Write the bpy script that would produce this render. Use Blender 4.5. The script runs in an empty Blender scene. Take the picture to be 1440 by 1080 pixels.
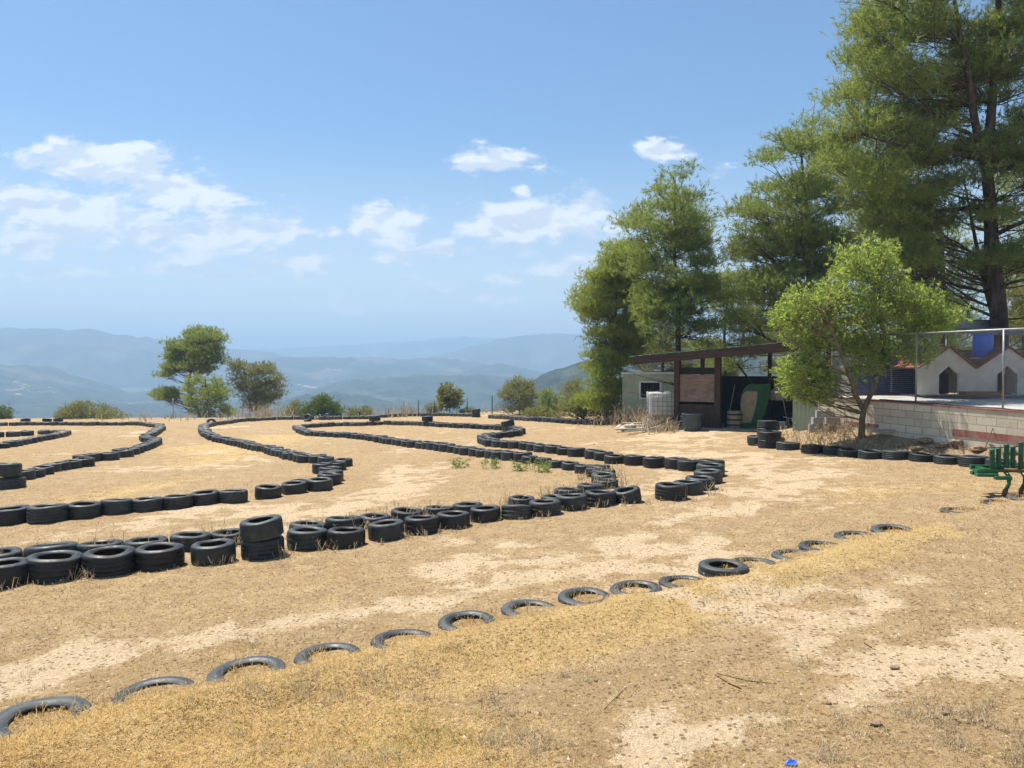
import bpy, bmesh, math, random
import numpy as np
from mathutils import Vector, Matrix, Euler, Quaternion

random.seed(7)
RNG = np.random.default_rng(7)
scene = bpy.context.scene
COL = scene.collection
R = math.radians

# ------------------------------------------------------------------ camera
FPX, CX, CY, HORIZ = 1080.0, 720.0, 540.0, 516.0
PITCH = math.atan((CY - HORIZ) / FPX)
CAMZ = 2.3
cam_d = bpy.data.cameras.new('camera')
cam_d.sensor_width = 36.0
cam_d.lens = 27.0
cam_d.clip_start = 0.1
cam_d.clip_end = 20000
cam = bpy.data.objects.new('camera', cam_d)
COL.objects.link(cam)
cam.location = (0, 0, CAMZ)
cam.rotation_euler = (R(90) - PITCH, 0, 0)
scene.camera = cam


def ray(px, py):
    a = (px - CX) / FPX
    b = -(py - CY) / FPX
    c, s = math.cos(PITCH), math.sin(PITCH)
    return np.array([a, c + s * b, -s + c * b])


def at(px, py, Y):
    """The point at depth Y seen at photograph pixel px, py."""
    d = ray(px, py)
    t = Y / d[1]
    return np.array([d[0] * t, Y, CAMZ + d[2] * t])


# ------------------------------------------------------------------ numpy noise
def ss(a, b, x):
    t = np.clip((np.asarray(x, float) - a) / (b - a), 0, 1)
    return t * t * (3 - 2 * t)


def _hash(ix, iy, seed):
    n = (ix.astype(np.int64) * 374761393 + iy.astype(np.int64) * 668265263 + seed * 974634771) & 0x7fffffff
    n = ((n ^ (n >> 13)) * 1274126177) & 0x7fffffff
    n = n ^ (n >> 16)
    return (n & 0xffff) / 65535.0


def vnoise(x, y, seed=0):
    x = np.asarray(x, float); y = np.asarray(y, float)
    ix = np.floor(x); iy = np.floor(y)
    fx = x - ix; fy = y - iy
    fx = fx * fx * (3 - 2 * fx); fy = fy * fy * (3 - 2 * fy)
    a = _hash(ix, iy, seed); b = _hash(ix + 1, iy, seed)
    c = _hash(ix, iy + 1, seed); d = _hash(ix + 1, iy + 1, seed)
    return (a * (1 - fx) + b * fx) * (1 - fy) + (c * (1 - fx) + d * fx) * fy


def fbm(x, y, seed=0, oct=4):
    s = 0.0; amp = 0.5; tot = 0.0
    for k in range(oct):
        s = s + amp * vnoise(x, y, seed + k * 17)
        tot += amp
        amp *= 0.5
        x = np.asarray(x) * 2.03 + 11.3; y = np.asarray(y) * 2.03 + 5.7
    return s / tot


def poly_dist(x, y, pts):
    """Unsigned distance, signed side of the nearest segment, to a polyline."""
    best = np.full(np.shape(x), 1e9); side = np.zeros(np.shape(x))
    for (x0, y0), (x1, y1) in zip(pts[:-1], pts[1:]):
        dx, dy = x1 - x0, y1 - y0
        L2 = dx * dx + dy * dy + 1e-9
        t = np.clip(((x - x0) * dx + (y - y0) * dy) / L2, 0, 1)
        ex, ey = x - (x0 + t * dx), y - (y0 + t * dy)
        d = np.hypot(ex, ey)
        s = np.sign(dx * (y - y0) - dy * (x - x0))
        m = d < best
        side = np.where(m, s, side); best = np.where(m, d, best)
    return best, side


# ------------------------------------------------------------------ ground height
ZLINE = None        # line of the half-buried tyres, filled in below


def g0(x, y):
    x = np.asarray(x, float); y = np.asarray(y, float)
    z = -0.02 * np.maximum(y, -20) + 0.6 * np.tanh(x / 12)
    z = z + 0.20 * ss(24, 30, y) * ss(3.5, 7, x)
    s = (x - 7.9) * 0.835 + (y - 22) * 0.551
    z = z + 0.60 * ss(0.35, 2.3, s) * (1 - ss(23.5, 26.5, y))
    e = 62 + ss(6, 26, x) * 70
    dd = np.maximum(0, y - e)
    z = z - 0.45 * dd * dd / (dd + 12)
    return np.maximum(z, -75)


def g(x, y):
    x = np.asarray(x, float); y = np.asarray(y, float)
    z = g0(x, y)
    if ZLINE is not None:
        d, side = poly_dist(x, y, ZLINE)
        near = np.where(side < 0, d, -d)                     # positive on the camera's side
        z = z + 0.075 * np.exp(-((near - 0.50) / 0.36) ** 2) * ss(-4, -2, x + 3 + 0 * y)
    z = z + 0.05 * (fbm(x * 0.45, y * 0.45, 3, 3) - 0.5) + 0.045 * (fbm(x * 2.6, y * 2.6, 9, 3) - 0.5) + 0.022 * (fbm(x * 8.5, y * 8.5, 19, 2) - 0.5)
    return z


TS = np.concatenate([np.linspace(2.5, 40, 900), np.linspace(40.1, 260, 900)])


def hit(px, py, f=None):
    f = f or g
    d = ray(px, py)
    P = TS[:, None] * d[None, :]
    h = CAMZ + P[:, 2] - f(P[:, 0], P[:, 1])
    k = np.argmax(h < 0)
    if h[k] >= 0:
        k = len(TS) - 1
    k = max(k, 1)
    a = h[k - 1] / (h[k - 1] - h[k] + 1e-9)
    t = TS[k - 1] + (TS[k] - TS[k - 1]) * a
    p = d * t
    return np.array([p[0], p[1], float(f(p[0], p[1]))])


# ------------------------------------------------------------------ object helpers
def tag(o, label=None, cat=None, group=None, kind=None):
    if label: o['label'] = label
    if cat: o['category'] = cat
    if group: o['group'] = group
    if kind: o['kind'] = kind
    return o


def link(name, me, mat=None, parent=None):
    o = bpy.data.objects.new(name, me)
    COL.objects.link(o)
    if mat is not None and len(me.materials) == 0:
        me.materials.append(mat)
    if parent is not None:
        o.parent = parent
    return o


def empty(name, loc, label, cat, rz=0.0, group=None):
    o = bpy.data.objects.new(name, None)
    COL.objects.link(o)
    o.empty_display_size = 0.2
    o.location = loc
    o.rotation_euler = (0, 0, rz)
    return tag(o, label, cat, group)


def np_mesh(name, V, F, smooth=False):
    """V (n,3), F (m,k) all faces of the same size."""
    me = bpy.data.meshes.new(name)
    V = np.ascontiguousarray(V, np.float32); F = np.ascontiguousarray(F, np.int32)
    n, (m, k) = len(V), F.shape
    me.vertices.add(n); me.vertices.foreach_set('co', V.ravel())
    me.loops.add(m * k); me.loops.foreach_set('vertex_index', F.ravel())
    me.polygons.add(m)
    me.polygons.foreach_set('loop_start', np.arange(0, m * k, k, dtype=np.int32))
    if smooth:
        me.polygons.foreach_set('use_smooth', np.ones(m, bool))
    me.update(calc_edges=True)
    me.validate()
    return me


class MB:
    """Collects boxes, bars, lathes into one mesh."""
    def __init__(self):
        self.bm = bmesh.new()

    def box(self, c, s, rot=None, bev=0.0):
        b = bmesh.new()
        bmesh.ops.create_cube(b, size=1.0)
        for v in b.verts:
            v.co = Vector((v.co.x * s[0], v.co.y * s[1], v.co.z * s[2]))
        if bev > 0:
            bmesh.ops.bevel(b, geom=b.edges[:], offset=bev, segments=2, affect='EDGES', profile=0.6)
        M = Matrix.Translation(Vector(c))
        if rot is not None:
            M = M @ (rot if isinstance(rot, Matrix) else Euler(rot).to_matrix().to_4x4())
        b.transform(M)
        self._add(b)
        return self

    def _add(self, b):
        me = bpy.data.meshes.new('tmp')
        b.to_mesh(me); b.free()
        self.bm.from_mesh(me)
        bpy.data.meshes.remove(me)

    def tube(self, pts, r, sides=8, cap=True):
        pts = [Vector(p) for p in pts]
        if not hasattr(r, '__len__'):
            r = [r] * len(pts)
        rings = []
        for i, p in enumerate(pts):
            t = (pts[min(i + 1, len(pts) - 1)] - pts[max(i - 1, 0)])
            if t.length < 1e-9: t = Vector((0, 0, 1))
            t.normalize()
            ref = Vector((0, 0, 1)) if abs(t.z) < 0.9 else Vector((1, 0, 0))
            a = t.cross(ref).normalized(); b = t.cross(a)
            rings.append([self.bm.verts.new(p + (a * math.cos(2 * math.pi * k / sides) + b * math.sin(2 * math.pi * k / sides)) * r[i]) for k in range(sides)])
        for i in range(len(rings) - 1):
            for k in range(sides):
                f = self.bm.faces.new((rings[i][k], rings[i][(k + 1) % sides], rings[i + 1][(k + 1) % sides], rings[i + 1][k]))
                f.smooth = True
        if cap:
            self.bm.faces.new(rings[0][::-1]); self.bm.faces.new(rings[-1])
        return self

    def lathe(self, prof, c=(0, 0, 0), segs=32, closed=False, M=None):
        b = self.bm
        rings = []
        for (r, z) in prof:
            row = []
            for k in range(segs):
                a = 2 * math.pi * k / segs
                p = Vector((r * math.cos(a), r * math.sin(a), z))
                if M is not None: p = M @ p
                row.append(b.verts.new(p + Vector(c)))
            rings.append(row)
        n = len(rings)
        for i in range(n if closed else n - 1):
            for k in range(segs):
                f = b.faces.new((rings[i][k], rings[i][(k + 1) % segs], rings[(i + 1) % n][(k + 1) % segs], rings[(i + 1) % n][k]))
                f.smooth = True
        return self

    def prism(self, poly, y0, y1, M=None):
        """Polygon in x,z extruded from y0 to y1."""
        b = self.bm
        T = (lambda p: M @ Vector(p)) if M is not None else (lambda p: Vector(p))
        A = [b.verts.new(T((x, y0, z))) for x, z in poly]
        B = [b.verts.new(T((x, y1, z))) for x, z in poly]
        n = len(poly)
        b.faces.new(A); b.faces.new(B[::-1])
        for i in range(n):
            b.faces.new((A[i], B[i], B[(i + 1) % n], A[(i + 1) % n]))
        return self

    def build(self, name, mat, parent=None):
        bmesh.ops.recalc_face_normals(self.bm, faces=self.bm.faces[:])
        me = bpy.data.meshes.new(name)
        self.bm.to_mesh(me); self.bm.free()
        return link(name, me, mat, parent)


ONES = ['zeroth', 'first', 'second', 'third', 'fourth', 'fifth', 'sixth', 'seventh', 'eighth', 'ninth', 'tenth', 'eleventh',
        'twelfth', 'thirteenth', 'fourteenth', 'fifteenth', 'sixteenth', 'seventeenth', 'eighteenth', 'nineteenth']
TENS = {2: ('twentieth', 'twenty'), 3: ('thirtieth', 'thirty'), 4: ('fortieth', 'forty'), 5: ('fiftieth', 'fifty'), 6: ('sixtieth', 'sixty'), 7: ('seventieth', 'seventy'), 8: ('eightieth', 'eighty'), 9: ('ninetieth', 'ninety')}


def ordinal(n):
    if n < 20: return ONES[n]
    t, o = divmod(n, 10)
    return TENS[t][0] if o == 0 else TENS[t][1] + '-' + ONES[o]


# ------------------------------------------------------------------ materials
def new_mat(name):
    m = bpy.data.materials.new(name)
    m.use_nodes = True
    nt = m.node_tree
    nt.nodes.clear()
    return m, nt


class NB:
    """Small helper to write node graphs."""
    def __init__(self, nt): self.nt = nt

    def n(self, t, **kw):
        nd = self.nt.nodes.new(t)
        for k, v in kw.items(): setattr(nd, k, v)
        return nd

    def set(self, sock, v):
        if hasattr(v, 'links') or isinstance(v, bpy.types.NodeSocket): self.nt.links.new(v, sock)
        else: sock.default_value = v

    def math(self, op, a, b=None, c=None, clamp=False):
        nd = self.n('ShaderNodeMath', operation=op); nd.use_clamp = clamp
        self.set(nd.inputs[0], a)
        if b is not None: self.set(nd.inputs[1], b)
        if c is not None: self.set(nd.inputs[2], c)
        return nd.outputs[0]

    def vmath(self, op, a, b=None):
        nd = self.n('ShaderNodeVectorMath', operation=op)
        self.set(nd.inputs[0], a)
        if b is not None: self.set(nd.inputs[1], b)
        return nd

    def noise(self, vec, scale, detail=4.0, rough=0.55, dist=0.0):
        nd = self.n('ShaderNodeTexNoise')
        if vec is not None: self.nt.links.new(vec, nd.inputs['Vector'])
        nd.inputs['Scale'].default_value = scale; nd.inputs['Detail'].default_value = detail
        nd.inputs['Roughness'].default_value = rough; nd.inputs['Distortion'].default_value = dist
        return nd.outputs[0]

    def ramp(self, f, stops):
        nd = self.n('ShaderNodeValToRGB')
        self.set(nd.inputs[0], f)
        el = nd.color_ramp.elements
        while len(el) < len(stops): el.new(0.5)
        for e, (p, c) in zip(el, stops):
            e.position = p
            e.color = (c[0], c[1], c[2], 1) if hasattr(c, '__len__') else (c, c, c, 1)
        return nd.outputs[0]

    def mix(self, f, a, b, blend='MIX'):
        nd = self.n('ShaderNodeMix', data_type='RGBA', blend_type=blend)
        self.set(nd.inputs[0], f)
        for s, v in ((nd.inputs[6], a), (nd.inputs[7], b)):
            if isinstance(v, bpy.types.NodeSocket): self.nt.links.new(v, s)
            else: s.default_value = (v[0], v[1], v[2], 1)
        return nd.outputs[2]

    def maprange(self, v, a, b, c=0.0, d=1.0, smooth=True):
        nd = self.n('ShaderNodeMapRange')
        nd.interpolation_type = 'SMOOTHSTEP' if smooth else 'LINEAR'
        self.set(nd.inputs[0], v)
        for i, q in zip((1, 2, 3, 4), (a, b, c, d)): nd.inputs[i].default_value = q
        return nd.outputs[0]

    def bump(self, h, strength, dist):
        nd = self.n('ShaderNodeBump')
        nd.inputs['Strength'].default_value = strength; nd.inputs['Distance'].default_value = dist
        self.nt.links.new(h, nd.inputs['Height'])
        return nd.outputs[0]

    def obj(self): return self.n('ShaderNodeTexCoord').outputs['Object']
    def geo(self): return self.n('ShaderNodeNewGeometry')

    def principled(self, col, rough=0.7, normal=None, metal=0.0, spec=0.5):
        p = self.n('ShaderNodeBsdfPrincipled')
        if isinstance(col, bpy.types.NodeSocket): self.nt.links.new(col, p.inputs['Base Color'])
        else: p.inputs['Base Color'].default_value = (col[0], col[1], col[2], 1)
        self.set(p.inputs['Roughness'], rough)
        p.inputs['Metallic'].default_value = metal
        p.inputs['Specular IOR Level'].default_value = spec
        if normal is not None: self.nt.links.new(normal, p.inputs['Normal'])
        return p.outputs[0]

    def out(self, s):
        o = self.n('ShaderNodeOutputMaterial')
        self.nt.links.new(s, o.inputs['Surface'])


def worn(name, c0, c1, scale=6.0, rough=0.7, bump=0.1, spec=0.4, metal=0.0, stain=None, grain=None):
    """Weathered surface: two tones mixed by noise, optional stain colour and a stretched grain."""
    m, nt = new_mat(name); b = NB(nt)
    v = b.obj()
    if grain:
        mp = b.n('ShaderNodeMapping'); nt.links.new(v, mp.inputs['Vector']); mp.inputs['Scale'].default_value = grain
        v = mp.outputs[0]
    f = b.noise(v, scale, 6, 0.6)
    col = b.mix(b.maprange(f, 0.35, 0.68), c0, c1)
    if stain:
        f2 = b.noise(b.obj(), scale * 0.35, 5, 0.65)
        col = b.mix(b.maprange(f2, 0.52, 0.7), col, stain)
    f3 = b.noise(v, scale * 9, 3)
    b.out(b.principled(col, rough, b.bump(f3, bump, 0.02), metal, spec))
    return m


M = {}


def mat_rubber(name='rubber', grey=0.0):
    m, nt = new_mat(name); b = NB(nt)
    oi = b.n('ShaderNodeObjectInfo')
    v = b.vmath('ADD', b.obj(), b.vmath('SCALE', oi.outputs['Location']).outputs[0])
    v = v.outputs[0]
    f = b.noise(v, 5, 6, 0.65)
    f2 = b.noise(v, 38, 4, 0.6)
    base = b.mix(oi.outputs['Random'], (0.009 + grey, 0.0085 + grey, 0.0085 + grey * 1.1), (0.02 + grey * 1.6, 0.029 + grey * 1.6, 0.029 + grey * 1.7))
    dust = b.math('MULTIPLY', b.maprange(f, 0.42, 0.72), b.maprange(oi.outputs['Random'], 0, 1, 0.1, 0.4, False))
    col = b.mix(dust, base, (0.16, 0.135, 0.11))
    sep = b.n('ShaderNodeSeparateXYZ'); nt.links.new(b.obj(), sep.inputs[0])
    low = b.math('MULTIPLY', b.maprange(sep.outputs[2], 0.10, 0.0), b.maprange(f2, 0.4, 0.65))
    col = b.mix(b.math('MULTIPLY', low, 0.6), col, (0.24, 0.18, 0.11))
    b.out(b.principled(col, b.maprange(f, 0.3, 0.7, 0.42, 0.72), b.bump(f2, 0.12, 0.01), 0, 0.45))
    return m


def mat_leaf(name, ca, cb, cc, trans=0.35, scale=0.9):
    m, nt = new_mat(name); b = NB(nt)
    geo = b.geo()
    f = b.noise(geo.outputs['Position'], scale, 3)
    col = b.mix(b.maprange(f, 0.35, 0.65), ca, cb)
    col = b.mix(b.math('MULTIPLY', geo.outputs['Random Per Island'], 0.6), col, cc)
    d = b.n('ShaderNodeBsdfPrincipled'); nt.links.new(col, d.inputs['Base Color'])
    d.inputs['Roughness'].default_value = 0.55; d.inputs['Specular IOR Level'].default_value = 0.12
    t = b.n('ShaderNodeBsdfTranslucent')
    nt.links.new(b.mix(0.5, col, (ca[0] * 2.2, ca[1] * 2.0, ca[2] * 1.0)), t.inputs['Color'])
    mx = b.n('ShaderNodeMixShader'); mx.inputs[0].default_value = trans
    nt.links.new(d.outputs[0], mx.inputs[1]); nt.links.new(t.outputs[0], mx.inputs[2])
    b.out(mx.outputs[0])
    return m


def mat_straw(name, stops, trans=0.25):
    m, nt = new_mat(name); b = NB(nt)
    geo = b.geo()
    f = b.noise(geo.outputs['Position'], 0.8, 4)
    r = b.math('ADD', b.math('MULTIPLY', geo.outputs['Random Per Island'], 0.62), b.math('MULTIPLY', f, 0.5))
    col = b.ramp(b.math('SUBTRACT', r, 0.08), stops)
    d = b.n('ShaderNodeBsdfDiffuse'); nt.links.new(col, d.inputs['Color'])
    t = b.n('ShaderNodeBsdfTranslucent'); nt.links.new(col, t.inputs['Color'])
    mx = b.n('ShaderNodeMixShader'); mx.inputs[0].default_value = trans
    nt.links.new(d.outputs[0], mx.inputs[1]); nt.links.new(t.outputs[0], mx.inputs[2])
    b.out(mx.outputs[0])
    return m


def mat_ground():
    m, nt = new_mat('dry_ground'); b = NB(nt)
    v = b.obj()
    at_ = b.n('ShaderNodeAttribute', attribute_name='cover')
    sp = b.n('ShaderNodeSeparateColor'); nt.links.new(at_.outputs['Color'], sp.inputs[0])
    n1 = b.noise(v, 0.55, 6, 0.6); n2 = b.noise(v, 3.2, 6, 0.65); n3 = b.noise(v, 24, 5, 0.7)
    n4 = b.noise(v, 90, 3, 0.7)
    mid = b.mix(b.maprange(n2, 0.3, 0.7), (0.34, 0.225, 0.112), (0.48, 0.34, 0.185))
    mid = b.mix(b.maprange(n3, 0.42, 0.72, 0, 0.55), mid, (0.60, 0.455, 0.275))
    mid = b.mix(b.maprange(n1, 0.48, 0.68, 0, 0.5), mid, (0.36, 0.23, 0.115))
    gold = b.mix(b.maprange(n2, 0.3, 0.7), (0.50, 0.345, 0.15), (0.60, 0.43, 0.20))
    pale = b.mix(b.maprange(n3, 0.35, 0.65), (0.55, 0.41, 0.25), (0.70, 0.55, 0.37))
    brown = b.mix(b.maprange(n2, 0.3, 0.7), (0.28, 0.182, 0.11), (0.40, 0.282, 0.18))
    edge = b.math('ADD', b.math('MULTIPLY', b.math('SUBTRACT', n2, 0.5), 1.5), b.math('MULTIPLY', b.math('SUBTRACT', n3, 0.5), 1.1))

    def mask(s, lo=0.3, hi=0.7):
        return b.maprange(b.math('ADD', s, b.math('MULTIPLY', edge, 0.75)), lo, hi)
    col = b.mix(mask(sp.outputs[0]), mid, gold)
    col = b.mix(b.math('MULTIPLY', mask(sp.outputs[2]), 0.85), col, brown)
    col = b.mix(b.math('MULTIPLY', mask(sp.outputs[1]), 0.9), col, pale)
    # litter: straw scraps and small stones; dark specks also paint the stubble's small shadows
    vo = b.n('ShaderNodeTexVoronoi'); nt.links.new(v, vo.inputs['Vector']); vo.inputs['Scale'].default_value = 25
    vs = b.n('ShaderNodeSeparateColor'); nt.links.new(vo.outputs['Color'], vs.inputs[0])
    scrap = b.math('MULTIPLY', b.math('GREATER_THAN', vs.outputs[0], 0.74), b.math('LESS_THAN', vo.outputs['Distance'], 0.42))
    col = b.mix(b.math('MULTIPLY', scrap, 0.8), col, (0.15, 0.09, 0.042))
    scrap2 = b.math('MULTIPLY', b.math('LESS_THAN', vs.outputs[0], 0.12), b.math('LESS_THAN', vo.outputs['Distance'], 0.4))
    col = b.mix(b.math('MULTIPLY', scrap2, 0.65), col, (0.66, 0.53, 0.33))
    col = b.mix(b.maprange(n4, 0.34, 0.6, 0.5, 0.0), col, (0.20, 0.13, 0.065))  # fine dark speckle paints the tiny shadows among cut stubble
    h = b.math('ADD', b.math('MULTIPLY', n3, 0.7), b.math('MULTIPLY', n4, 0.45))
    h = b.math('ADD', h, b.math('MULTIPLY', n2, 0.8))
    b.out(b.principled(col, 0.95, b.bump(h, 0.8, 0.06), 0, 0.1))
    return m


def mat_hills():
    m, nt = new_mat('wooded_hills'); b = NB(nt)
    v = b.obj()
    n1 = b.noise(v, 0.0045, 6, 0.6); n2 = b.noise(v, 0.02, 6, 0.65); n3 = b.noise(v, 0.11, 4, 0.7)
    col = b.mix(b.maprange(n2, 0.35, 0.65), (0.013, 0.024, 0.014), (0.065, 0.08, 0.045))
    col = b.mix(b.maprange(n3, 0.42, 0.62, 0, 0.75), col, (0.012, 0.02, 0.010))
    at_ = b.n('ShaderNodeAttribute', attribute_name='cover')
    sp = b.n('ShaderNodeSeparateColor'); nt.links.new(at_.outputs['Color'], sp.inputs[0])
    field = b.maprange(b.math('ADD', sp.outputs[0], b.math('ADD', b.math('MULTIPLY', b.math('SUBTRACT', n2, 0.5), 1.9), b.math('MULTIPLY', b.math('SUBTRACT', n3, 0.5), 2.2))), 0.5, 0.68)
    col = b.mix(field, col, (0.40, 0.33, 0.22))
    slope = b.maprange(b.math('ADD', n1, b.math('MULTIPLY', n3, 0.25)), 0.66, 0.76)
    col = b.mix(b.math('MULTIPLY', slope, 0.5), col, (0.22, 0.19, 0.13))
    b.out(b.principled(col, 0.95, b.bump(n3, 0.9, 3.0), 0, 0.05))
    return m


M['rubber'] = mat_rubber()
M['old_rubber'] = mat_rubber('old_rubber', 0.016)
M['ground'] = mat_ground()
M['hills'] = mat_hills()
M['pine'] = mat_leaf('pine_needles', (0.185, 0.235, 0.07), (0.27, 0.315, 0.09), (0.14, 0.17, 0.065), 0.52, 0.7)
M['pine_y'] = mat_leaf('pine_needles_sunny', (0.215, 0.265, 0.06), (0.295, 0.335, 0.075), (0.16, 0.19, 0.055), 0.52, 0.7)
M['pine_g'] = mat_leaf('pine_needles_grey', (0.19, 0.20, 0.08), (0.25, 0.255, 0.11), (0.16, 0.17, 0.075), 0.42, 0.7)
M['bright'] = mat_leaf('young_leaves', (0.245, 0.325, 0.08), (0.34, 0.41, 0.13), (0.16, 0.20, 0.07), 0.6, 1.5)
M['bush'] = mat_leaf('bush_leaves', (0.09, 0.14, 0.03), (0.15, 0.20, 0.045), (0.07, 0.09, 0.03), 0.35, 1.2)
M['olive'] = mat_leaf('olive_leaves', (0.19, 0.20, 0.065), (0.27, 0.27, 0.10), (0.15, 0.15, 0.06), 0.4, 1.2)
M['weed'] = mat_leaf('weed_leaves', (0.20, 0.26, 0.09), (0.28, 0.32, 0.12), (0.16, 0.2, 0.08), 0.4, 3)
M['bark'] = worn('pine_bark', (0.05, 0.037, 0.028), (0.13, 0.098, 0.075), 5, 0.95, 0.8, 0.1, grain=(1, 1, 0.25))
M['bark_y'] = worn('young_bark', (0.12, 0.095, 0.05), (0.22, 0.18, 0.10), 9, 0.9, 0.4, 0.15, grain=(1, 1, 0.3))
M['straw'] = mat_straw('straw', [(0.0, (0.13, 0.08, 0.035)), (0.25, (0.29, 0.19, 0.075)), (0.55, (0.43, 0.30, 0.12)), (0.8, (0.54, 0.40, 0.19)), (1.0, (0.66, 0.54, 0.33))])
M['gold'] = mat_straw('golden_straw', [(0.0, (0.30, 0.20, 0.08)), (0.2, (0.57, 0.38, 0.145)), (0.5, (0.71, 0.50, 0.215)), (0.85, (0.79, 0.61, 0.31)), (1.0, (0.84, 0.72, 0.45))], 0.45)
M['dead'] = mat_straw('dead_stems', [(0.0, (0.24, 0.17, 0.10)), (0.4, (0.42, 0.33, 0.2)), (0.75, (0.56, 0.46, 0.31)), (1.0, (0.68, 0.6, 0.46))])
M['brown_timber'] = worn('brown_timber', (0.042, 0.024, 0.017), (0.08, 0.045, 0.032), 4, 0.7, 0.3, 0.3, grain=(0.4, 6, 6))
M['dark_timber'] = worn('dark_timber', (0.045, 0.027, 0.018), (0.085, 0.052, 0.033), 5, 0.8, 0.3, 0.3, grain=(6, 6, 0.5))
M['plywood'] = worn('plywood', (0.20, 0.135, 0.10), (0.30, 0.21, 0.16), 5, 0.8, 0.15, 0.2, stain=(0.15, 0.10, 0.08), grain=(0.6, 3, 3))
M['grey_timber'] = worn('grey_timber', (0.30, 0.27, 0.235), (0.48, 0.44, 0.38), 6, 0.9, 0.4, 0.1, grain=(0.4, 5, 5))
M['green_sheet'] = worn('green_roof_sheet', (0.06, 0.22, 0.15), (0.10, 0.30, 0.21), 3, 0.5, 0.1, 0.4, stain=(0.3, 0.33, 0.28))
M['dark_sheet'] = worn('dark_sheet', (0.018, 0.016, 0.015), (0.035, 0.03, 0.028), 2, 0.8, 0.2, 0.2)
M['grey_sheet'] = worn('grey_sheet', (0.16, 0.16, 0.155), (0.23, 0.23, 0.22), 3, 0.6, 0.1, 0.4, stain=(0.12, 0.11, 0.095))
M['hut_green'] = worn('hut_paint', (0.36, 0.41, 0.29), (0.45, 0.50, 0.37), 2, 0.6, 0.1, 0.35, stain=(0.25, 0.26, 0.18))
M['white_paint'] = worn('white_paint', (0.66, 0.66, 0.63), (0.78, 0.78, 0.75), 5, 0.5, 0.05, 0.4)
M['tank'] = worn('tank_plastic', (0.60, 0.61, 0.58), (0.74, 0.75, 0.73), 3, 0.45, 0.05, 0.4, stain=(0.45, 0.46, 0.4))
M['black_metal'] = worn('black_metal', (0.02, 0.02, 0.02), (0.05, 0.05, 0.05), 6, 0.5, 0.1, 0.5)
M['galv'] = worn('galvanised', (0.24, 0.245, 0.245), (0.36, 0.365, 0.365), 12, 0.45, 0.05, 0.5, metal=0.35)
M['fence_green'] = worn('fence_paint', (0.018, 0.05, 0.035), (0.03, 0.07, 0.05), 6, 0.5, 0.05, 0.4)
M['concrete'] = worn('concrete', (0.34, 0.325, 0.30), (0.46, 0.44, 0.41), 4, 0.9, 0.35, 0.2, stain=(0.27, 0.25, 0.22))
M['render'] = worn('kennel_render', (0.48, 0.42, 0.34), (0.58, 0.52, 0.43), 3, 0.9, 0.2, 0.15, stain=(0.36, 0.30, 0.24))
M['roof_red'] = worn('red_roof_tiles', (0.19, 0.062, 0.042), (0.30, 0.10, 0.07), 7, 0.85, 0.4, 0.2, stain=(0.13, 0.075, 0.06))
M['red_paint'] = worn('red_paint', (0.26, 0.10, 0.075), (0.34, 0.15, 0.11), 5, 0.85, 0.3, 0.2, stain=(0.3, 0.19, 0.14))
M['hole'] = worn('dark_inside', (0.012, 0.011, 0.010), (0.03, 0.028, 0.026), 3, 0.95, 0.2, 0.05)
M['blue'] = worn('blue_plastic', (0.012, 0.085, 0.44), (0.02, 0.12, 0.54), 4, 0.4, 0.03, 0.5)
M['navy'] = worn('navy_slats', (0.022, 0.035, 0.09), (0.04, 0.06, 0.14), 4, 0.55, 0.1, 0.4)
M['green_plastic'] = worn('green_plastic', (0.012, 0.07, 0.025), (0.02, 0.10, 0.04), 3, 0.6, 0.05, 0.3, stain=(0.03, 0.05, 0.03))
M['machine_green'] = worn('machine_green', (0.008, 0.075, 0.025), (0.016, 0.125, 0.042), 9, 0.38, 0.1, 0.5, stain=(0.05, 0.13, 0.06))
M['rust'] = worn('rust', (0.16, 0.075, 0.04), (0.26, 0.13, 0.075), 14, 0.9, 0.4, 0.2)
M['barrel_tan'] = worn('barrel_tan', (0.22, 0.185, 0.115), (0.30, 0.26, 0.17), 5, 0.7, 0.1, 0.3)
M['bin'] = worn('bin_plastic', (0.035, 0.055, 0.06), (0.055, 0.08, 0.085), 5, 0.5, 0.05, 0.4)
M['sack'] = worn('sack_cloth', (0.46, 0.44, 0.41), (0.6, 0.58, 0.55), 7, 0.9, 0.3, 0.1)
M['soil'] = worn('soil_clod', (0.25, 0.165, 0.11), (0.38, 0.27, 0.18), 14, 0.95, 0.6, 0.1)
M['stone'] = worn('pale_stone', (0.45, 0.36, 0.25), (0.6, 0.5, 0.37), 14, 0.95, 0.5, 0.1)


def mat_blocks():
    m, nt = new_mat('concrete_blocks'); b = NB(nt)
    uv = b.n('ShaderNodeUVMap'); uv.uv_map = 'UVMap'
    br = b.n('ShaderNodeTexBrick')
    nt.links.new(uv.outputs[0], br.inputs['Vector'])
    br.inputs['Scale'].default_value = 1.0
    br.inputs['Brick Width'].default_value = 0.5
    br.inputs['Row Height'].default_value = 0.2
    br.inputs['Mortar Size'].default_value = 0.011
    br.inputs['Mortar Smooth'].default_value = 0.2
    br.inputs['Bias'].default_value = 0.0
    br.inputs['Color1'].default_value = (0.50, 0.43, 0.31, 1)
    br.inputs['Color2'].default_value = (0.62, 0.55, 0.42, 1)
    br.inputs['Mortar'].default_value = (0.36, 0.315, 0.24, 1)
    n = b.noise(b.obj(), 5, 6, 0.65)
    col = b.mix(b.maprange(n, 0.5, 0.72, 0, 0.5), br.outputs['Color'], (0.33, 0.27, 0.2))
    h = b.math('SUBTRACT', b.math('MULTIPLY', b.noise(b.obj(), 40, 3), 0.15), br.outputs['Fac'])
    b.out(b.principled(col, 0.92, b.bump(h, 0.6, 0.012), 0, 0.15))
    return m


M['blocks'] = mat_blocks()

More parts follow.
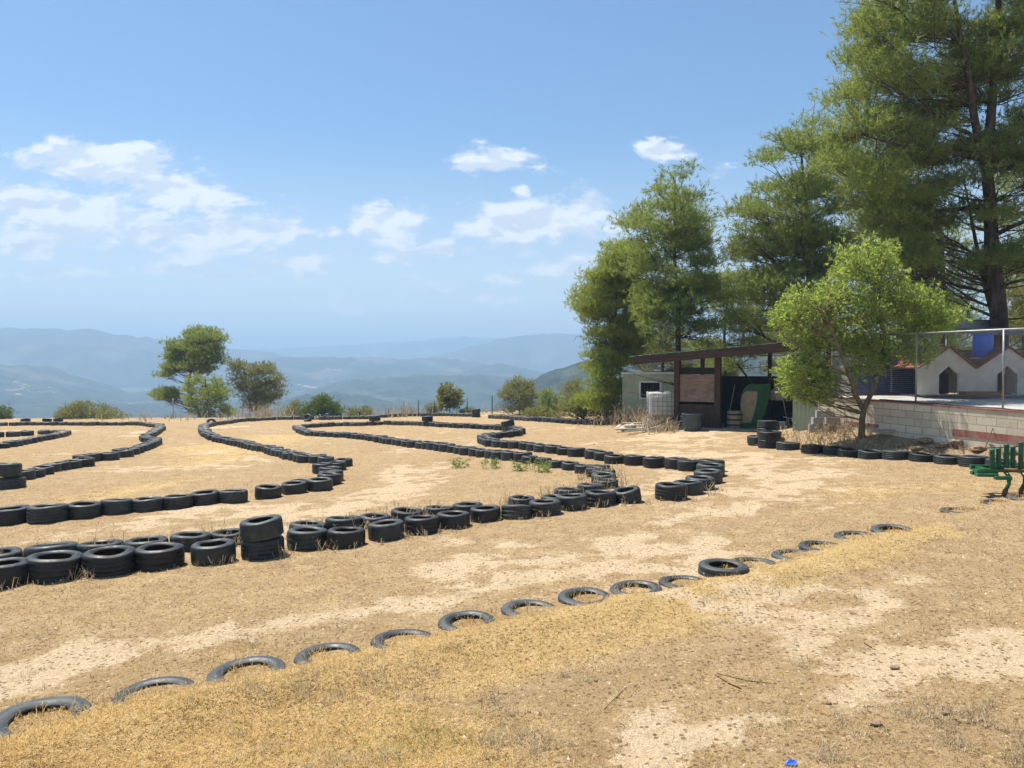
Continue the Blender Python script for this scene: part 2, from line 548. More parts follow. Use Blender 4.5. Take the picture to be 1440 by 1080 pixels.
# ------------------------------------------------------------------ ground sheet
zpix = [(-260, 1120), (57, 1016), (218, 979), (349, 950), (462, 926), (568, 905), (657, 880), (745, 862), (823, 845), (895, 832), (962, 821),
        (1017, 808), (1118, 783), (1155, 773), (1204, 757), (1255, 748), (1350, 719), (1405, 709), (1500, 690)]
ZLINE = [tuple(hit(px, py, g0)[:2]) for px, py in zpix]


def wline(pts):
    return [tuple(hit(px, py)[:2]) for px, py in pts]


LN_PALE = [(wline([(-60, 975), (120, 925), (330, 888), (470, 866), (600, 845), (735, 818), (900, 785), (1000, 765)]), 0.26, 0.95),
           (wline([(640, 800), (830, 775), (930, 745), (1010, 722), (1090, 700), (1150, 672), (1165, 645)]), 0.42, 0.62),
           (wline([(980, 600), (920, 620), (1000, 650), (1060, 690)]), 1.3, 0.6),
           (wline([(330, 745), (480, 708), (560, 690), (600, 655)]), 0.7, 0.6),
           (wline([(0, 770), (200, 730), (330, 712)]), 0.28, 0.45),
           (wline([(1440, 905), (1330, 935), (1230, 965), (1190, 985)]), 0.2, 1.0),
           (wline([(1180, 1010), (1060, 1022), (960, 1040), (900, 1075)]), 0.11, 0.9),
           (wline([(900, 1000), (960, 1100)]), 0.2, 0.6),
           (wline([(350, 600), (500, 612), (650, 625)]), 1.2, 0.35),
           (wline([(120, 604), (200, 612)]), 1.0, 0.4)]
LN_GOLD = [(wline([(-60, 1080), (150, 1010), (340, 985), (520, 935), (660, 905), (850, 868), (1000, 835), (1150, 790), (1300, 745)]), 0.5, 1.0),
           (wline([(100, 1075), (330, 1040), (520, 1060)]), 0.7, 0.9),
           (wline([(650, 960), (760, 925), (950, 880)]), 0.35, 0.6),
           (wline([(300, 650), (330, 625), (380, 615)]), 2.0, 0.7),
           (wline([(130, 700), (240, 680)]), 1.2, 0.6),
           (wline([(1240, 690), (1400, 680)]), 0.8, 0.5)]
LN_BROWN = [(wline([(1060, 690), (1110, 705), (1050, 730), (1000, 745)]), 0.45, 0.75),
            (wline([(1240, 720), (1300, 700)]), 0.5, 0.6),
            (wline([(1440, 640), (1300, 630), (1230, 618)]), 0.9, 1.0),
            (wline([(560, 1070), (640, 1000), (780, 970), (1000, 930), (1200, 870), (1420, 800)]), 0.33, 0.62),
            (wline([(1060, 1060), (1250, 1050), (1440, 1010)]), 0.25, 0.6),
            (wline([(980, 612), (1080, 622)]), 0.5, 0.7),
            (wline([(620, 640), (760, 660)]), 0.6, 0.35)]


def cover(x, y):
    w = fbm(x * 0.9, y * 0.9, 31, 4)
    w2 = fbm(x * 3.1, y * 3.1, 57, 3)
    out = []
    for L in (LN_GOLD, LN_PALE, LN_BROWN):
        v = np.zeros(np.shape(x))
        for pts, wd, amt in L:
            d, _ = poly_dist(x, y, pts)
            wd = wd * (1.75 if L is LN_PALE else 1.0); amt = amt * (1.12 if L is LN_PALE else 1.0)
            v = np.maximum(v, amt * np.exp(-(d / (wd * (0.55 + 0.9 * w))) ** 2))
        out.append(v)
    gold, pale, brown = out
    pale = np.clip(pale + 0.5 * ss(0.57, 0.74, fbm(x * 0.33 + 9, y * 0.33, 77, 4)) , 0, 1) * (0.12 + 1.25 * ss(0.3, 0.68, 0.65 * w2 + 0.35 * w))
    for pts, wd, amt in LN_PALE[:2] + LN_PALE[5:6]:       # the worn wheel lanes are pale almost without a break
        d, _ = poly_dist(x, y, pts)
        pale = np.maximum(pale, 0.9 * amt * np.exp(-(d / (wd * (0.7 + 1.1 * w))) ** 2) * (0.45 + 0.75 * w2))
    gold = np.clip(gold + 0.30 * ss(0.5, 0.7, fbm(x * 0.22, y * 0.22 + 4, 99, 4)), 0, 1)
    brown = np.clip(0.65 * brown + 0.2 * ss(0.56, 0.72, fbm(x * 0.4 + 3, y * 0.4, 41, 4)), 0, 1)
    return np.clip(gold, 0, 1), np.clip(pale, 0, 1), np.clip(brown, 0, 1)


def polar_sheet(name, radii, azs, zfun, mat, cover_fun=None, smooth=True):
    A, Rr = np.meshgrid(azs, radii)
    X = Rr * np.sin(A); Y = Rr * np.cos(A)
    Z = zfun(X, Y)
    V = np.stack([X, Y, Z], -1).reshape(-1, 3)
    nr, na = A.shape
    i = np.arange(nr - 1)[:, None] * na + np.arange(na - 1)[None, :]
    F = np.stack([i, i + 1, i + na + 1, i + na], -1).reshape(-1, 4)[:, ::-1]
    me = np_mesh(name, V, F, smooth)
    if cover_fun is not None:
        a = me.color_attributes.new('cover', 'FLOAT_COLOR', 'POINT')
        c = cover_fun(X, Y)
        arr = np.ones((len(V), 4), np.float32)
        for k, q in enumerate(c): arr[:, k] = q.ravel()
        a.data.foreach_set('color', arr.ravel())
    return link(name, me, mat)


def az_list(fine, half, coarse_step=3.0):
    a = np.arange(-half, half + 1e-6, fine)
    return np.radians(np.concatenate([np.arange(-180, -half - coarse_step * 0.5, coarse_step), a, np.arange(half + coarse_step, 180.01, coarse_step)]))


radii = np.concatenate([[0.02, 0.8, 1.6, 2.2], np.exp(np.arange(math.log(2.8), math.log(70), 0.0055)), np.exp(np.arange(math.log(70), math.log(300), 0.04))])
ground = polar_sheet('ground', radii, az_list(0.16, 52), g, M['ground'], cover)
tag(ground, kind='structure')

# ------------------------------------------------------------------ far hills
RIDGES = [  # distance, radial width, silhouette in photograph pixels
    (620, 150, [(690, 575), (735, 542), (770, 524), (800, 513), (850, 500), (950, 490), (1100, 480), (1400, 470)]),
    (1850, 300, [(-400, 505), (-100, 511), (0, 513), (66, 515), (95, 524), (130, 535), (165, 548), (210, 566), (300, 580)]),
    (1500, 230, [(330, 570), (420, 556), (480, 535), (560, 530), (620, 525), (680, 527), (740, 531), (820, 540), (950, 560)]),
    (1080, 150, [(360, 578), (420, 556), (470, 551), (520, 556), (570, 574)]),
    (2300, 300, [(340, 530), (380, 508), (400, 503), (520, 502), (560, 505), (620, 503), (660, 507), (690, 514), (760, 522), (900, 525)]),
    (2000, 240, [(560, 530), (640, 524), (680, 513), (705, 511), (740, 519), (780, 527)]),
    (3100, 420, [(-700, 455), (-300, 458), (0, 461), (60, 462), (125, 465), (170, 472), (230, 478), (300, 487), (360, 494), (430, 503), (520, 520)]),
    (2700, 250, [(-300, 490), (0, 484), (150, 487), (250, 497), (330, 506), (390, 514)]),
    (3300, 320, [(560, 510), (640, 494), (690, 481), (715, 474), (765, 467), (800, 468), (840, 471), (900, 480), (1100, 485), (1500, 490)]),
    (4700, 420, [(250, 497), (330, 492), (420, 488), (500, 485), (580, 481), (650, 473), (690, 476), (760, 480), (900, 485), (1200, 490)]),
]


def hills_z(X, Y):
    r = np.hypot(X, Y)
    az = np.arctan2(X, Y)
    floor = -58 + 16 * (fbm(X * 0.006, Y * 0.006, 5, 5) - 0.5) + 5 * (fbm(X * 0.03, Y * 0.03, 8, 3) - 0.5)
    z = floor.copy()
    azd = np.degrees(az)
    for k, (Rd, wd, prof) in enumerate(RIDGES):
        pa = np.degrees(np.arctan2([p[0] - CX for p in prof], FPX))
        h = np.array([CAMZ + (HORIZ - p[1]) / FPX * Rd * math.cos(R(a)) for p, a in zip(prof, pa)])
        H = np.interp(azd, pa, h, left=h[0] if prof[0][0] < 0 else -60, right=h[-1] if prof[-1][0] > 1000 else -60)
        wob = (fbm(azd * 0.35 + k * 7, r * 0.0 + k, 60 + k, 4) - 0.5)
        rr = Rd * (1 + 0.10 * wob)
        w = wd * (0.7 + 0.8 * fbm(X * 0.004 + k * 3, Y * 0.004, 21 + k, 3))
        t = np.where(r < rr, np.exp(-((r - rr) / w) ** 2), np.exp(-((r - rr) / (wd * 1.2)) ** 2))
        gully = (fbm(X * 0.011, Y * 0.011, 33 + k, 4) - 0.5) * (1 - t) * 2.0
        H = H + (fbm(azd * 2.2, azd * 0, 90 + k, 4) - 0.5) * 0.010 * Rd * 0.5
        zz = floor + (H - floor) * np.clip(t + gully * 0.35 * t, 0, 1)
        z = np.maximum(z, np.where(H > floor, zz, -1e3))
    z = np.where(r < 330, np.minimum(z, -60), z)
    return z


def hills_cover(X, Y):
    px = CX + FPX * X / np.maximum(Y, 1)
    r = np.hypot(X, Y)
    f = np.zeros(np.shape(X))
    for (u, rr, su, sr, amt) in [(60, 1000, 70, 50, 0.36), (110, 1150, 30, 30, 0.34), (30, 1500, 40, 90, 0.4), (440, 1900, 30, 26, 0.75), (200, 1500, 60, 100, 0.35),
                                 (480, 2050, 30, 50, 0.6), (580, 1900, 25, 60, 0.45), (640, 2500, 30, 60, 0.4), (150, 900, 40, 30, 0.45)]:
        f = np.maximum(f, amt * np.exp(-((px - u) / su) ** 2 - ((r - rr) / sr) ** 2))
    f = f * (0.55 + 0.9 * fbm(X * 0.02, Y * 0.02, 15, 3))
    return [np.clip(f, 0, 1)]


hr = np.exp(np.arange(math.log(200), math.log(6200), 0.0115))
hills = polar_sheet('hills', hr, np.radians(np.arange(-72, 72.01, 0.22)), hills_z, M['hills'], hills_cover)
tag(hills, kind='structure')

# ------------------------------------------------------------------ tyres
def tyre_mesh(kind, seed):
    rnd = random.Random(seed)
    if kind == 'slick':
        h, rb = 0.46 + rnd.uniform(-0.02, 0.03), 0.285
        tread = [(0.497, .16), (0.500, .5), (0.497, .84)]
        if seed in (3, 17):
            tread = [(0.497, .16)] + [q for c in ((.36, .64) if seed == 3 else (.28, .5, .72)) for q in ((0.5, c - .03), (0.493, c - .022), (0.493, c + .022), (0.5, c + .03))] + [(0.497, .84)]
    elif kind == 'road':
        h, rb = 0.36 + rnd.uniform(-0.02, 0.03), 0.315
        tread = []
        for c in (.22, .41, .59, .78):
            tread += [(0.499, c - .045), (0.482, c - .035), (0.482, c + .035), (0.499, c + .045)]
    else:  # old flat car tyre
        h, rb = 0.34, 0.285
        tread = [(0.498, .2), (0.484, .26), (0.484, .32), (0.5, .38), (0.5, .62), (0.484, .68), (0.484, .74), (0.498, .8)]
    side_lo = [(rb, .11), (rb + .012, .05), (rb + .045, .025), (rb + .05, .012), (rb + .085, .002), (rb + .09, -.006), (rb + .10, -.006), (rb + .105, .002), (.455, .018), (.478, .05), (.490, .09)]
    side_hi = [(r, 1 - z) for r, z in side_lo[::-1]]
    inner = [(rb + .03, .85), (.42, .86), (.455, .78), (.466, .5), (.455, .22), (.42, .14), (rb + .03, .15)]
    prof = [(r, z * h) for r, z in side_lo + tread + side_hi + inner]
    segs = 44
    V = []
    ph = rnd.uniform(0, 6.28); ov = rnd.uniform(0.0, 0.018); dent = rnd.uniform(0, 6.28)
    for k in range(segs):
        a = 2 * math.pi * k / segs
        sc = 1 + ov * math.cos(2 * (a - ph))
        sag = 1 - 0.05 * max(0, math.cos(a - dent)) ** 6 * rnd.uniform(0.9, 1)
        for r, z in prof:
            V.append((r * sc * math.cos(a), r * sc * math.sin(a), z * (sag if z > 0.5 * h else 1)))
    n = len(prof)
    F = []
    for k in range(segs):
        for i in range(n):
            a0 = k * n + i; a1 = k * n + (i + 1) % n
            b0 = ((k + 1) % segs) * n + i; b1 = ((k + 1) % segs) * n + (i + 1) % n
            F.append((a0, b0, b1, a1))
    me = np_mesh('tyre_' + kind, np.array(V), np.array(F), True)
    me.materials.append(M['old_rubber' if kind == 'flat' else 'rubber'])
    me['h'] = h
    return me


TM = {k: [tyre_mesh(k, s * 7 + 3) for s in range(4)] for k in ('slick', 'road', 'flat')}
N_TYRES = 0


def put_tyre(c, D, kind, label, group, tilt=(0, 0), sink=0.02, z=None, rot=None):
    global N_TYRES
    N_TYRES += 1
    me = random.choice(TM[kind])
    o = bpy.data.objects.new('tyre', me)
    COL.objects.link(o)
    zz = float(g(c[0], c[1])) - sink if z is None else z
    o.location = (c[0], c[1], zz)
    o.scale = (D, D, D * random.uniform(0.95, 1.06))
    o.rotation_euler = rot if rot is not None else (R(tilt[0]), R(tilt[1]), 0)
    if rot is None:
        q = Euler((R(tilt[0]), R(tilt[1]), 0)).to_quaternion() @ Quaternion((0, 0, 1), random.uniform(0, 6.28))
        o.rotation_euler = q.to_euler()
    tag(o, label, 'tyre', group)
    return o


def px_tyre(cx, by, w):
    """World centre on the ground and diameter of a lying tyre whose nearest point touches at (cx, by) and that is w pixels wide."""
    p = hit(cx, by)
    dirn = p[:2] / np.linalg.norm(p[:2])
    D = w * (p[1] + 0.3) / FPX
    D = min(max(D, 0.46), 0.72)
    c = p[:2] + dirn * D / 2
    return c, D


CONTACT = []          # contact points, for the dry weeds growing between the tyres


def row(lst, kind, fmt, group, tiltmax=2.5, sink=0.02):
    out = []
    for i, it in enumerate(lst):
        cx, by, w = it[:3]
        tl = it[3] if len(it) > 3 else (random.uniform(-tiltmax, tiltmax), random.uniform(-tiltmax, tiltmax))
        c, D = px_tyre(cx, by, w)
        o = put_tyre(c, D, kind, fmt % ordinal(i + 1) if '%s' in fmt else fmt, group, tl, sink)
        CONTACT.append((c[0], c[1], D))
        out.append((c, D, o))
    return out


def chain(pix, D, kind, fmt, group, start=1, gap=1.0, tiltmax=3.0, skip=()):
    """Tyres touching one another along a line of contact pixels, laid out on the ground."""
    P = []
    for px, py in pix:
        p = hit(px, py)
        d = p[:2] / np.linalg.norm(p[:2])
        P.append(p[:2] + d * D / 2)
    P = np.array(P)
    seg = np.hypot(*(P[1:] - P[:-1]).T)
    s = np.concatenate([[0], np.cumsum(seg)])
    n = max(2, int(round(s[-1] / (D * gap))) + 1)
    out = []
    for i in range(n):
        u = s[-1] * i / (n - 1)
        c = np.array([np.interp(u, s, P[:, 0]), np.interp(u, s, P[:, 1])]) + RNG.normal(0, 0.02, 2)
        if i in skip: continue
        dd = D * random.uniform(0.95, 1.03)
        o = put_tyre(c, dd, kind, fmt % ordinal(start + len(out)), group, (random.uniform(-tiltmax, tiltmax), random.uniform(-tiltmax, tiltmax)), 0.03)
        o['chained'] = True
        out.append((c, dd, o))
    return out


G1 = 'tyres of the nearest double row'
front = row([(883, 708.5, 41, (3, -11)), (844, 714, 45), (804, 719, 44), (766.5, 727, 45), (726, 731, 43, (-9, 1)), (683, 735.6, 43), (637.5, 744, 47), (593.5, 752.6, 49),
             (544, 761.6, 51, (0, -4)), (487, 772, 53), (432, 775, 56), (370, 788, 58, (0, -1)), (301, 794, 60), (225, 803.5, 65), (155, 811, 70), (76.5, 820, 73), (3, 829, 74), (-75, 839, 76)],
            'slick', 'slick tyre in front line of nearest double row, %s from the gap', G1, 2.0)
c, D, o = front[11]
o['label'] = 'bottom tyre of the leaning two-high stack in the nearest double row'
up = put_tyre((c[0], c[1] - 0.0), D * 1.0, 'slick', 'upper tyre leaning on top of the two-high stack in the nearest double row', G1, (2, -6.5), z=o.location.z + 0.465 * D + 0.015)
row([(843, 668, 31), (849, 674, 34), (849, 680.5, 35), (852, 688, 36), (831, 696, 38), (799, 703, 39), (778, 710.5, 36), (733, 714, 37), (658, 725, 43), (616, 730, 42), (572, 736, 46),
     (527, 743, 45), (483, 751, 51), (432, 757, 50), (322, 768, 50), (268, 776, 55), (206, 784, 59), (141, 790, 62, (-4, -3)), (73, 797, 68, (-5, -4)), (-5, 804, 66), (-85, 812, 66)],
    'slick', 'low tyre in back line of nearest double row, %s from the bend', G1, 3.0, 0.07)

G2 = 'tyres of the loop by the open gap'
row([(943.5, 704, 46), (968, 697, 42), (984, 690.5, 41), (996, 682, 40), (999, 673, 39), (1000, 665, 37), (970, 663, 34), (951, 660.5, 33), (920, 659, 31.5), (893, 655.5, 31),
     (864, 653, 29), (849, 648.5, 28), (835, 645.5, 27), (811, 643, 26), (795, 640.3, 25), (778, 638, 25)],
    'slick', 'black slick tyre of the open loop, %s from the gap', G2, 2.5)
chain([(762, 636), (746, 633), (727, 631.3), (708, 629.5), (694, 629), (684, 624), (681, 620.5), (700, 617), (724, 614.5), (731, 610), (718, 606.5), (700, 604.5), (680, 603.7), (655, 602.3), (630, 601),
       (605, 599.5), (580, 598), (550, 597.5), (530, 598), (511, 599), (490, 599.5), (465, 600), (447, 601), (430, 602)], 0.59, 'slick',
      'dark tyre on the back side of the hairpin, %s from gap loop', 'tyres of the long hairpin')
chain([(419, 604.5), (424, 608.5), (434, 612.5), (452, 614), (470, 614.6),
       (491, 616.2), (515, 618.4), (530, 620.5), (550, 624.5), (575, 628.5), (600, 631.5), (625, 634.8), (650, 638.6), (672, 642), (690, 644.5), (714, 647.2), (735, 650.5)], 0.59, 'slick',
      'dark tyre on the near side of the hairpin, %s from tip', 'tyres of the long hairpin')
row([(745, 652.5, 23), (764, 655, 24), (783, 658.5, 24.5), (802, 662, 25), (821, 666, 26), (838, 671.5, 28)], 'slick',
    'slick tyre joining hairpin to the double row, %s from the hairpin', 'tyres joining hairpin and double row')
# loose tyres lying on the far rows
G3 = 'loose tyres on the far rows'


def loose(px, py, Y, D, kind, label, rot):
    p = at(px, py, Y)
    o = put_tyre((p[0], p[1]), D, kind, label, G3, z=p[2], rot=rot)
    return o


def on_row(px, by, D, kind, label, tilt, rise):
    p = hit(px, by)
    d = p[:2] / np.linalg.norm(p[:2])
    c = p[:2] + d * D / 2
    return put_tyre(c, D, kind, label, G3, tilt, z=float(g(c[0], c[1])) + rise)


on_row(715, 608.5, 0.62, 'slick', 'tilted tyre lying on top of the sharp bend by the hairpin', (-4, -14), 0.27)
on_row(601, 599.5, 0.64, 'slick', 'single dark tyre sitting on top of the hairpin line before the green posts', (0, 0), 0.27)
on_row(527, 598.5, 0.72, 'slick', 'grey tyre sitting on top of the hairpin line near the round dark bush', (0, 0), 0.27)

G4 = 'tyres of the middle line'
row([(377, 701.5, 36.5), (414, 695, 35), (450, 691, 36), (463, 684, 34), (466, 678, 34), (464, 672, 31), (454, 667, 29), (474, 662, 26), (483, 657, 26), (458, 653, 23)], 'slick',
    'black tyre of middle line beyond its small gap, %s from the gap', G4, 3)
row([(425, 688, 33)], 'slick', 'low tyre tucked behind the middle line just beyond the small gap', G4, 3, 0.05)
row([(328, 708, 39.5), (289, 711, 39), (250, 716.5, 39), (208, 720.5, 42), (164, 724.5, 43), (118, 730, 45), (68, 736.5, 53), (15, 739, 52), (-40, 744, 52)], 'slick',
    'black tyre of middle line before its small gap, %s from the gap', G4, 4)
chain([(445, 651.8), (434, 651.2), (418, 648), (404, 644.5), (390, 640.5), (377, 636), (360, 633), (340, 628), (326, 625.5), (309, 621.5), (299, 618.5), (291, 614), (286, 608), (287, 602), (298, 598.8), (311, 597.3),
       (333, 594), (361, 592), (390, 590.6), (420, 590.2), (436, 590.4)], 0.60, 'slick',
      'dark tyre of the diagonal line, %s from its near bend', 'tyres of the diagonal line')
G5 = 'tyres of the far boundary line'
chain([(453, 590.6), (466, 590.3), (494, 589.8), (512, 589.6), (530, 587.8), (555, 586.3), (580, 585.6), (600, 585.2), (622, 585.2), (645, 585.6), (660, 586.0)], 0.60, 'slick',
      'dark tyre on far crest line, %s from the round bush', G5)
chain([(692, 588.6), (712, 589.8), (735, 591.2), (760, 593), (790, 595.2), (824, 597), (852, 598)], 0.60, 'slick',
      'dark tyre of crest line by tall pines, %s from the gap', G5)
o = loose(298, 594.8, 50.5, 0.62, 'slick', 'tyre standing upright on edge at the far end of the diagonal line', (R(92), 0, R(8)))
o = loose(434, 589.5, 55, 0.62, 'slick', 'tyre leaning half upright against the boundary line before the round bush', (R(58), R(10), R(-20)))
p = hit(669, 587)
for k, nm in enumerate(('lower', 'upper')):
    put_tyre((p[0], p[1] + 0.35), 0.62, 'slick', nm + ' tyre of the two-high stack at the end of the crest line', G5, (0, 0), z=float(g(p[0], p[1] + .35)) - 0.02 + k * 0.30)

G6 = 'tyres of the curving line towards the bushes'
N = row([(16, 687.5, 36, (0, 0)), (33, 676, 30), (48, 672, 28), (61, 668, 27), (72, 664.5, 26.5), (86, 661.8, 26), (101, 660, 26), (119, 657, 26), (116, 651, 25), (132, 649.3, 24), (155, 647.7, 24), (170, 641.5, 22.5),
         (177, 643.5, 21)], 'slick', 'black tyre of curving line, %s from the stack at its end', G6, 3)
c, D, o = N[0]
o['label'] = 'bottom tyre of the slipping two-high stack at the end of the curving line'
put_tyre((c[0] - 0.15, c[1] + 0.05), D, 'slick', 'upper tyre of the slipping two-high stack at the end of the curving line', G6, (-3, 2), z=o.location.z + 0.465 * D + 0.01)
chain([(186, 640), (195, 636.5), (203, 633.5), (211, 630), (218, 626.8), (220, 623.5), (206, 621.5), (205, 618), (213, 614), (219, 610), (226, 605.5), (224, 601.5), (209, 599.8), (192, 598.3), (172, 598.6), (152, 598.6), (130, 598.6), (100, 598.6),
       (75, 598.4), (50, 598.2), (25, 598.8), (0, 599.2), (-40, 600)], 0.585, 'slick',
      'dark tyre of the far bend, %s from the curving line', 'tyres of the far bend')
for i, (px, w) in enumerate([(82, 16), (66, 17), (36, 17)]):
    on_row(px, 597.6, 0.6, 'road', ('loose tyre lying askew on the far line, %s from the low bushes' % ordinal(i + 1)), (random.uniform(-12, 5), random.uniform(-10, 10)), 0.2)
chain([(-50, 638), (-15, 633), (8, 630.5), (22, 627.5), (38, 624), (54, 620.5), (70, 617.8), (84, 615.3), (93, 611.8), (78, 610.6), (62, 611.2)], 0.60, 'slick',
      'dark tyre of the short tapering line, %s towards its tip', 'tyres of the short tapering line')
row([(38, 613.2, 17), (18, 614.6, 17), (-4, 615.2, 17)], 'slick', 'tyre on back side of the short tapering line, %s from its tip', 'tyres of the short tapering line')

G7 = 'car tyres edging the soil bank'
S = row([(1066, 627, 30), (1078, 626, 29, (0, 0)), (1081.5, 631, 31.5, (0, 0)), (1108, 633.5, 32), (1143, 639, 32), (1174, 640.3, 32), (1195, 643.3, 33), (1224, 646.3, 33.5), (1260, 647.5, 38), (1297, 650, 35), (1333, 653.5, 36), (1369, 657.3, 39), (1407, 661, 38), (1452, 668, 40)],
        'road', 'old car tyre edging the soil bank, %s from the shed', G7, 3)
S[0][2]['label'] = 'single low tyre beside the stacks near the shed'
S[1][2]['label'] = 'bottom tyre of the rear stack in front of the shed'
S[2][2]['label'] = 'bottom tyre of the nearer stack in front of the shed'
for k, nm in ((1, 'rear'), (2, 'nearer')):
    c, D, o = S[k]
    put_tyre((c[0] + 0.02, c[1]), D, 'road', 'upper tyre of the %s stack in front of the shed' % nm, G7, (1, -1), z=o.location.z + 0.37 * D + 0.005)
    if k == 1:
        put_tyre((c[0] + 0.02, c[1]), D * .97, 'road', 'topmost tyre of the rear stack in front of the shed', G7, (-2, 1), z=o.location.z + 0.74 * D + 0.01)

G8 = 'half buried tyres along the straw bank'
zt = [(57, 1012, 140), (218, 978, 114), (349, 949, 109), (462, 925, 95), (568, 904, 94), (657, 879, 84), (745, 861, 83), (823, 844, 79), (895, 832, 74), (962, 821, 73), (1017, 806, 69),
      (1060, 796, 60), (1118, 782.5, 56), (1155, 772.5, 54), (1204, 756.5, 55), (1255, 747.5, 50), (1350, 718.5, 45), (1405, 708.5, 44), (1442, 703, 44)]
for i, (cx, cy, w) in enumerate(zt):
    p = hit(cx, cy, g0)
    D = min(max(w * p[1] / FPX, 0.56), 0.70)
    lift = {10: 0.085, 9: 0.03, 11: 0.012, 12: 0.015, 13: 0.02, 15: 0.045, 14: 0.035, 16: 0.02, 17: 0.02}.get(i, 0.032)
    put_tyre((p[0], p[1]), D, 'flat', 'worn tyre sunk in the straw bank, %s from the near end' % ordinal(i + 1), G8,
             (random.uniform(0, 4), random.uniform(-3, 3)), z=float(g(p[0], p[1] + 0.4 * D)) - 0.345 * D + lift + 0.012)

# past three hundred tyres: the smallest of the far chained rows become one mass
CH = [o for o in COL.objects if o.name.startswith('tyre')]


def shown(o):
    return o.scale[0] / math.hypot(o.location.x, o.location.y)


def in_frame(o):
    return -60 < CX + FPX * o.location.x / o.location.y < 1500


for o in CH[:]:
    if not in_frame(o):
        CH.remove(o); bpy.data.objects.remove(o)
CH.sort(key=shown, reverse=True)
far = [o for o in CH[290:] if o.get('chained')]
V, F, nb = [], [], 0
bpy.context.view_layer.update()
for o in far:
    me = o.data
    co = np.empty(len(me.vertices) * 3, np.float32); me.vertices.foreach_get('co', co)
    Mx = np.array(o.matrix_world)
    V.append(co.reshape(-1, 3) @ Mx[:3, :3].T + Mx[:3, 3])
    ix = np.empty(len(me.loops), np.int32); me.loops.foreach_get('vertex_index', ix)
    F.append(ix.reshape(-1, 4) + nb); nb += len(me.vertices)
if far:
    ft = link('far_tyres', np_mesh('far_tyres', np.concatenate(V), np.concatenate(F), True), M['rubber'])
    tag(ft, 'unbroken lines of small dark tyres along the far crest', 'tyres', kind='stuff')
    for o in far: bpy.data.objects.remove(o)
print('FAR', len(far), 'LEFT', len(CH) - len(far))

# ------------------------------------------------------------------ straw and grass blades
def blades(name, n, pxr, pyr, keep, hgt, wid, tilt, mat, seed, kind_label=None):
    rng = np.random.default_rng(seed)
    # random ground points, thinning with distance as the sheet recedes
    u = rng.uniform(pxr[0], pxr[1], n); v = rng.uniform(pyr[0], pyr[1], n)
    a = (u - CX) / FPX; b = -(v - CY) / FPX
    cc, s = math.cos(PITCH), math.sin(PITCH)
    dx, dy, dz = a, cc + s * b, -s + cc * b
    t = (0.0 - CAMZ) / dz
    for _ in range(7):
        z = g0(dx * t, dy * t)
        t = (z - CAMZ) / dz
    X, Y = dx * t, dy * t
    ok = np.isfinite(X) & (Y > 2.2) & (Y < 60)
    X, Y = X[ok], Y[ok]
    k = rng.uniform(0, 1, len(X)) < keep(X, Y)
    X, Y = X[k], Y[k]
    Z = g(X, Y) - 0.006
    n = len(X)
    dist = np.hypot(X, Y)
    L = hgt * rng.uniform(0.35, 1.25, n) * (1 + 0.012 * dist)
    W = (wid + 0.00033 * dist) * rng.uniform(0.6, 1.3, n)
    th = rng.uniform(0, 2 * np.pi, n)
    el = np.radians(np.clip(rng.normal(tilt, 22, n), 2, 88))
    D = np.stack([np.cos(th) * np.cos(el), np.sin(th) * np.cos(el), np.sin(el)], 1)
    ph = th + np.pi / 2 + rng.normal(0, 0.4, n)
    Sd = np.stack([np.cos(ph), np.sin(ph), rng.normal(0, 0.25, n)], 1)
    P = np.stack([X, Y, Z], 1)
    mid = P + D * (L * 0.55)[:, None]
    bend = rng.normal(0, 0.18, (n, 3)); bend[:, 2] -= 0.12
    tip = P + (D + bend) * L[:, None]
    tip[:, 2] = np.maximum(tip[:, 2], P[:, 2] + 0.006)
    V = np.stack([P - Sd * W[:, None] / 2, P + Sd * W[:, None] / 2, mid + Sd * W[:, None] * 0.4, mid - Sd * W[:, None] * 0.4, tip], 1).reshape(-1, 3)
    i = np.arange(n)[:, None] * 5
    q = np.concatenate([i + np.array([[0, 1, 2]]), i + np.array([[0, 2, 3]]), i + np.array([[3, 2, 4]])], 0)
    me = np_mesh(name, V, q)
    o = link(name, me, mat)
    return tag(o, kind='stuff')


def near_gold(x, y):
    gl, pl, br = cover(x, y)
    return np.clip(gl * 1.1 - pl * 0.9 - br * 0.35 - 0.12, 0, 1)


def any_straw(x, y):
    gl, pl, br = cover(x, y)
    bank = ((x - 7.9) * 0.835 + (y - 22) * 0.551) > 0.6
    return np.clip(0.75 - pl * 0.85 - br * 0.45 + gl * 0.15, 0.05, 1) * np.where(bank & (y < 26), 0.25, 1.0)


blades('golden_grass', 420000, (-160, 1600), (690, 1180), near_gold, 0.065, 0.0024, 15, M['gold'], 11)
def tufts(x, y):
    gl, pl, br = cover(x, y)
    t = ss(0.62, 0.74, fbm(x * 1.7, y * 1.7, 123, 4)) * ss(0.45, 0.62, fbm(x * 7, y * 7, 321, 2))
    return np.clip(t - pl * 0.6, 0, 1)


blades('grass_tufts', 420000, (-160, 1600), (596, 1180), tufts, 0.07, 0.002, 36, M['dead'], 13)
blades('dry_grass', 420000, (-160, 1600), (600, 1180), any_straw, 0.055, 0.0018, 12, M['straw'], 12)
tag(bpy.data.objects['golden_grass'], 'golden dry grass matted along the bank above the sunken tyres', 'grass')
tag(bpy.data.objects['grass_tufts'], 'small dry tufts of grass dotted over the track', 'grass')
tag(bpy.data.objects['dry_grass'], 'thin cut straw scattered over the sandy track', 'straw')


GP_ = hit(585, 1040)[:2]


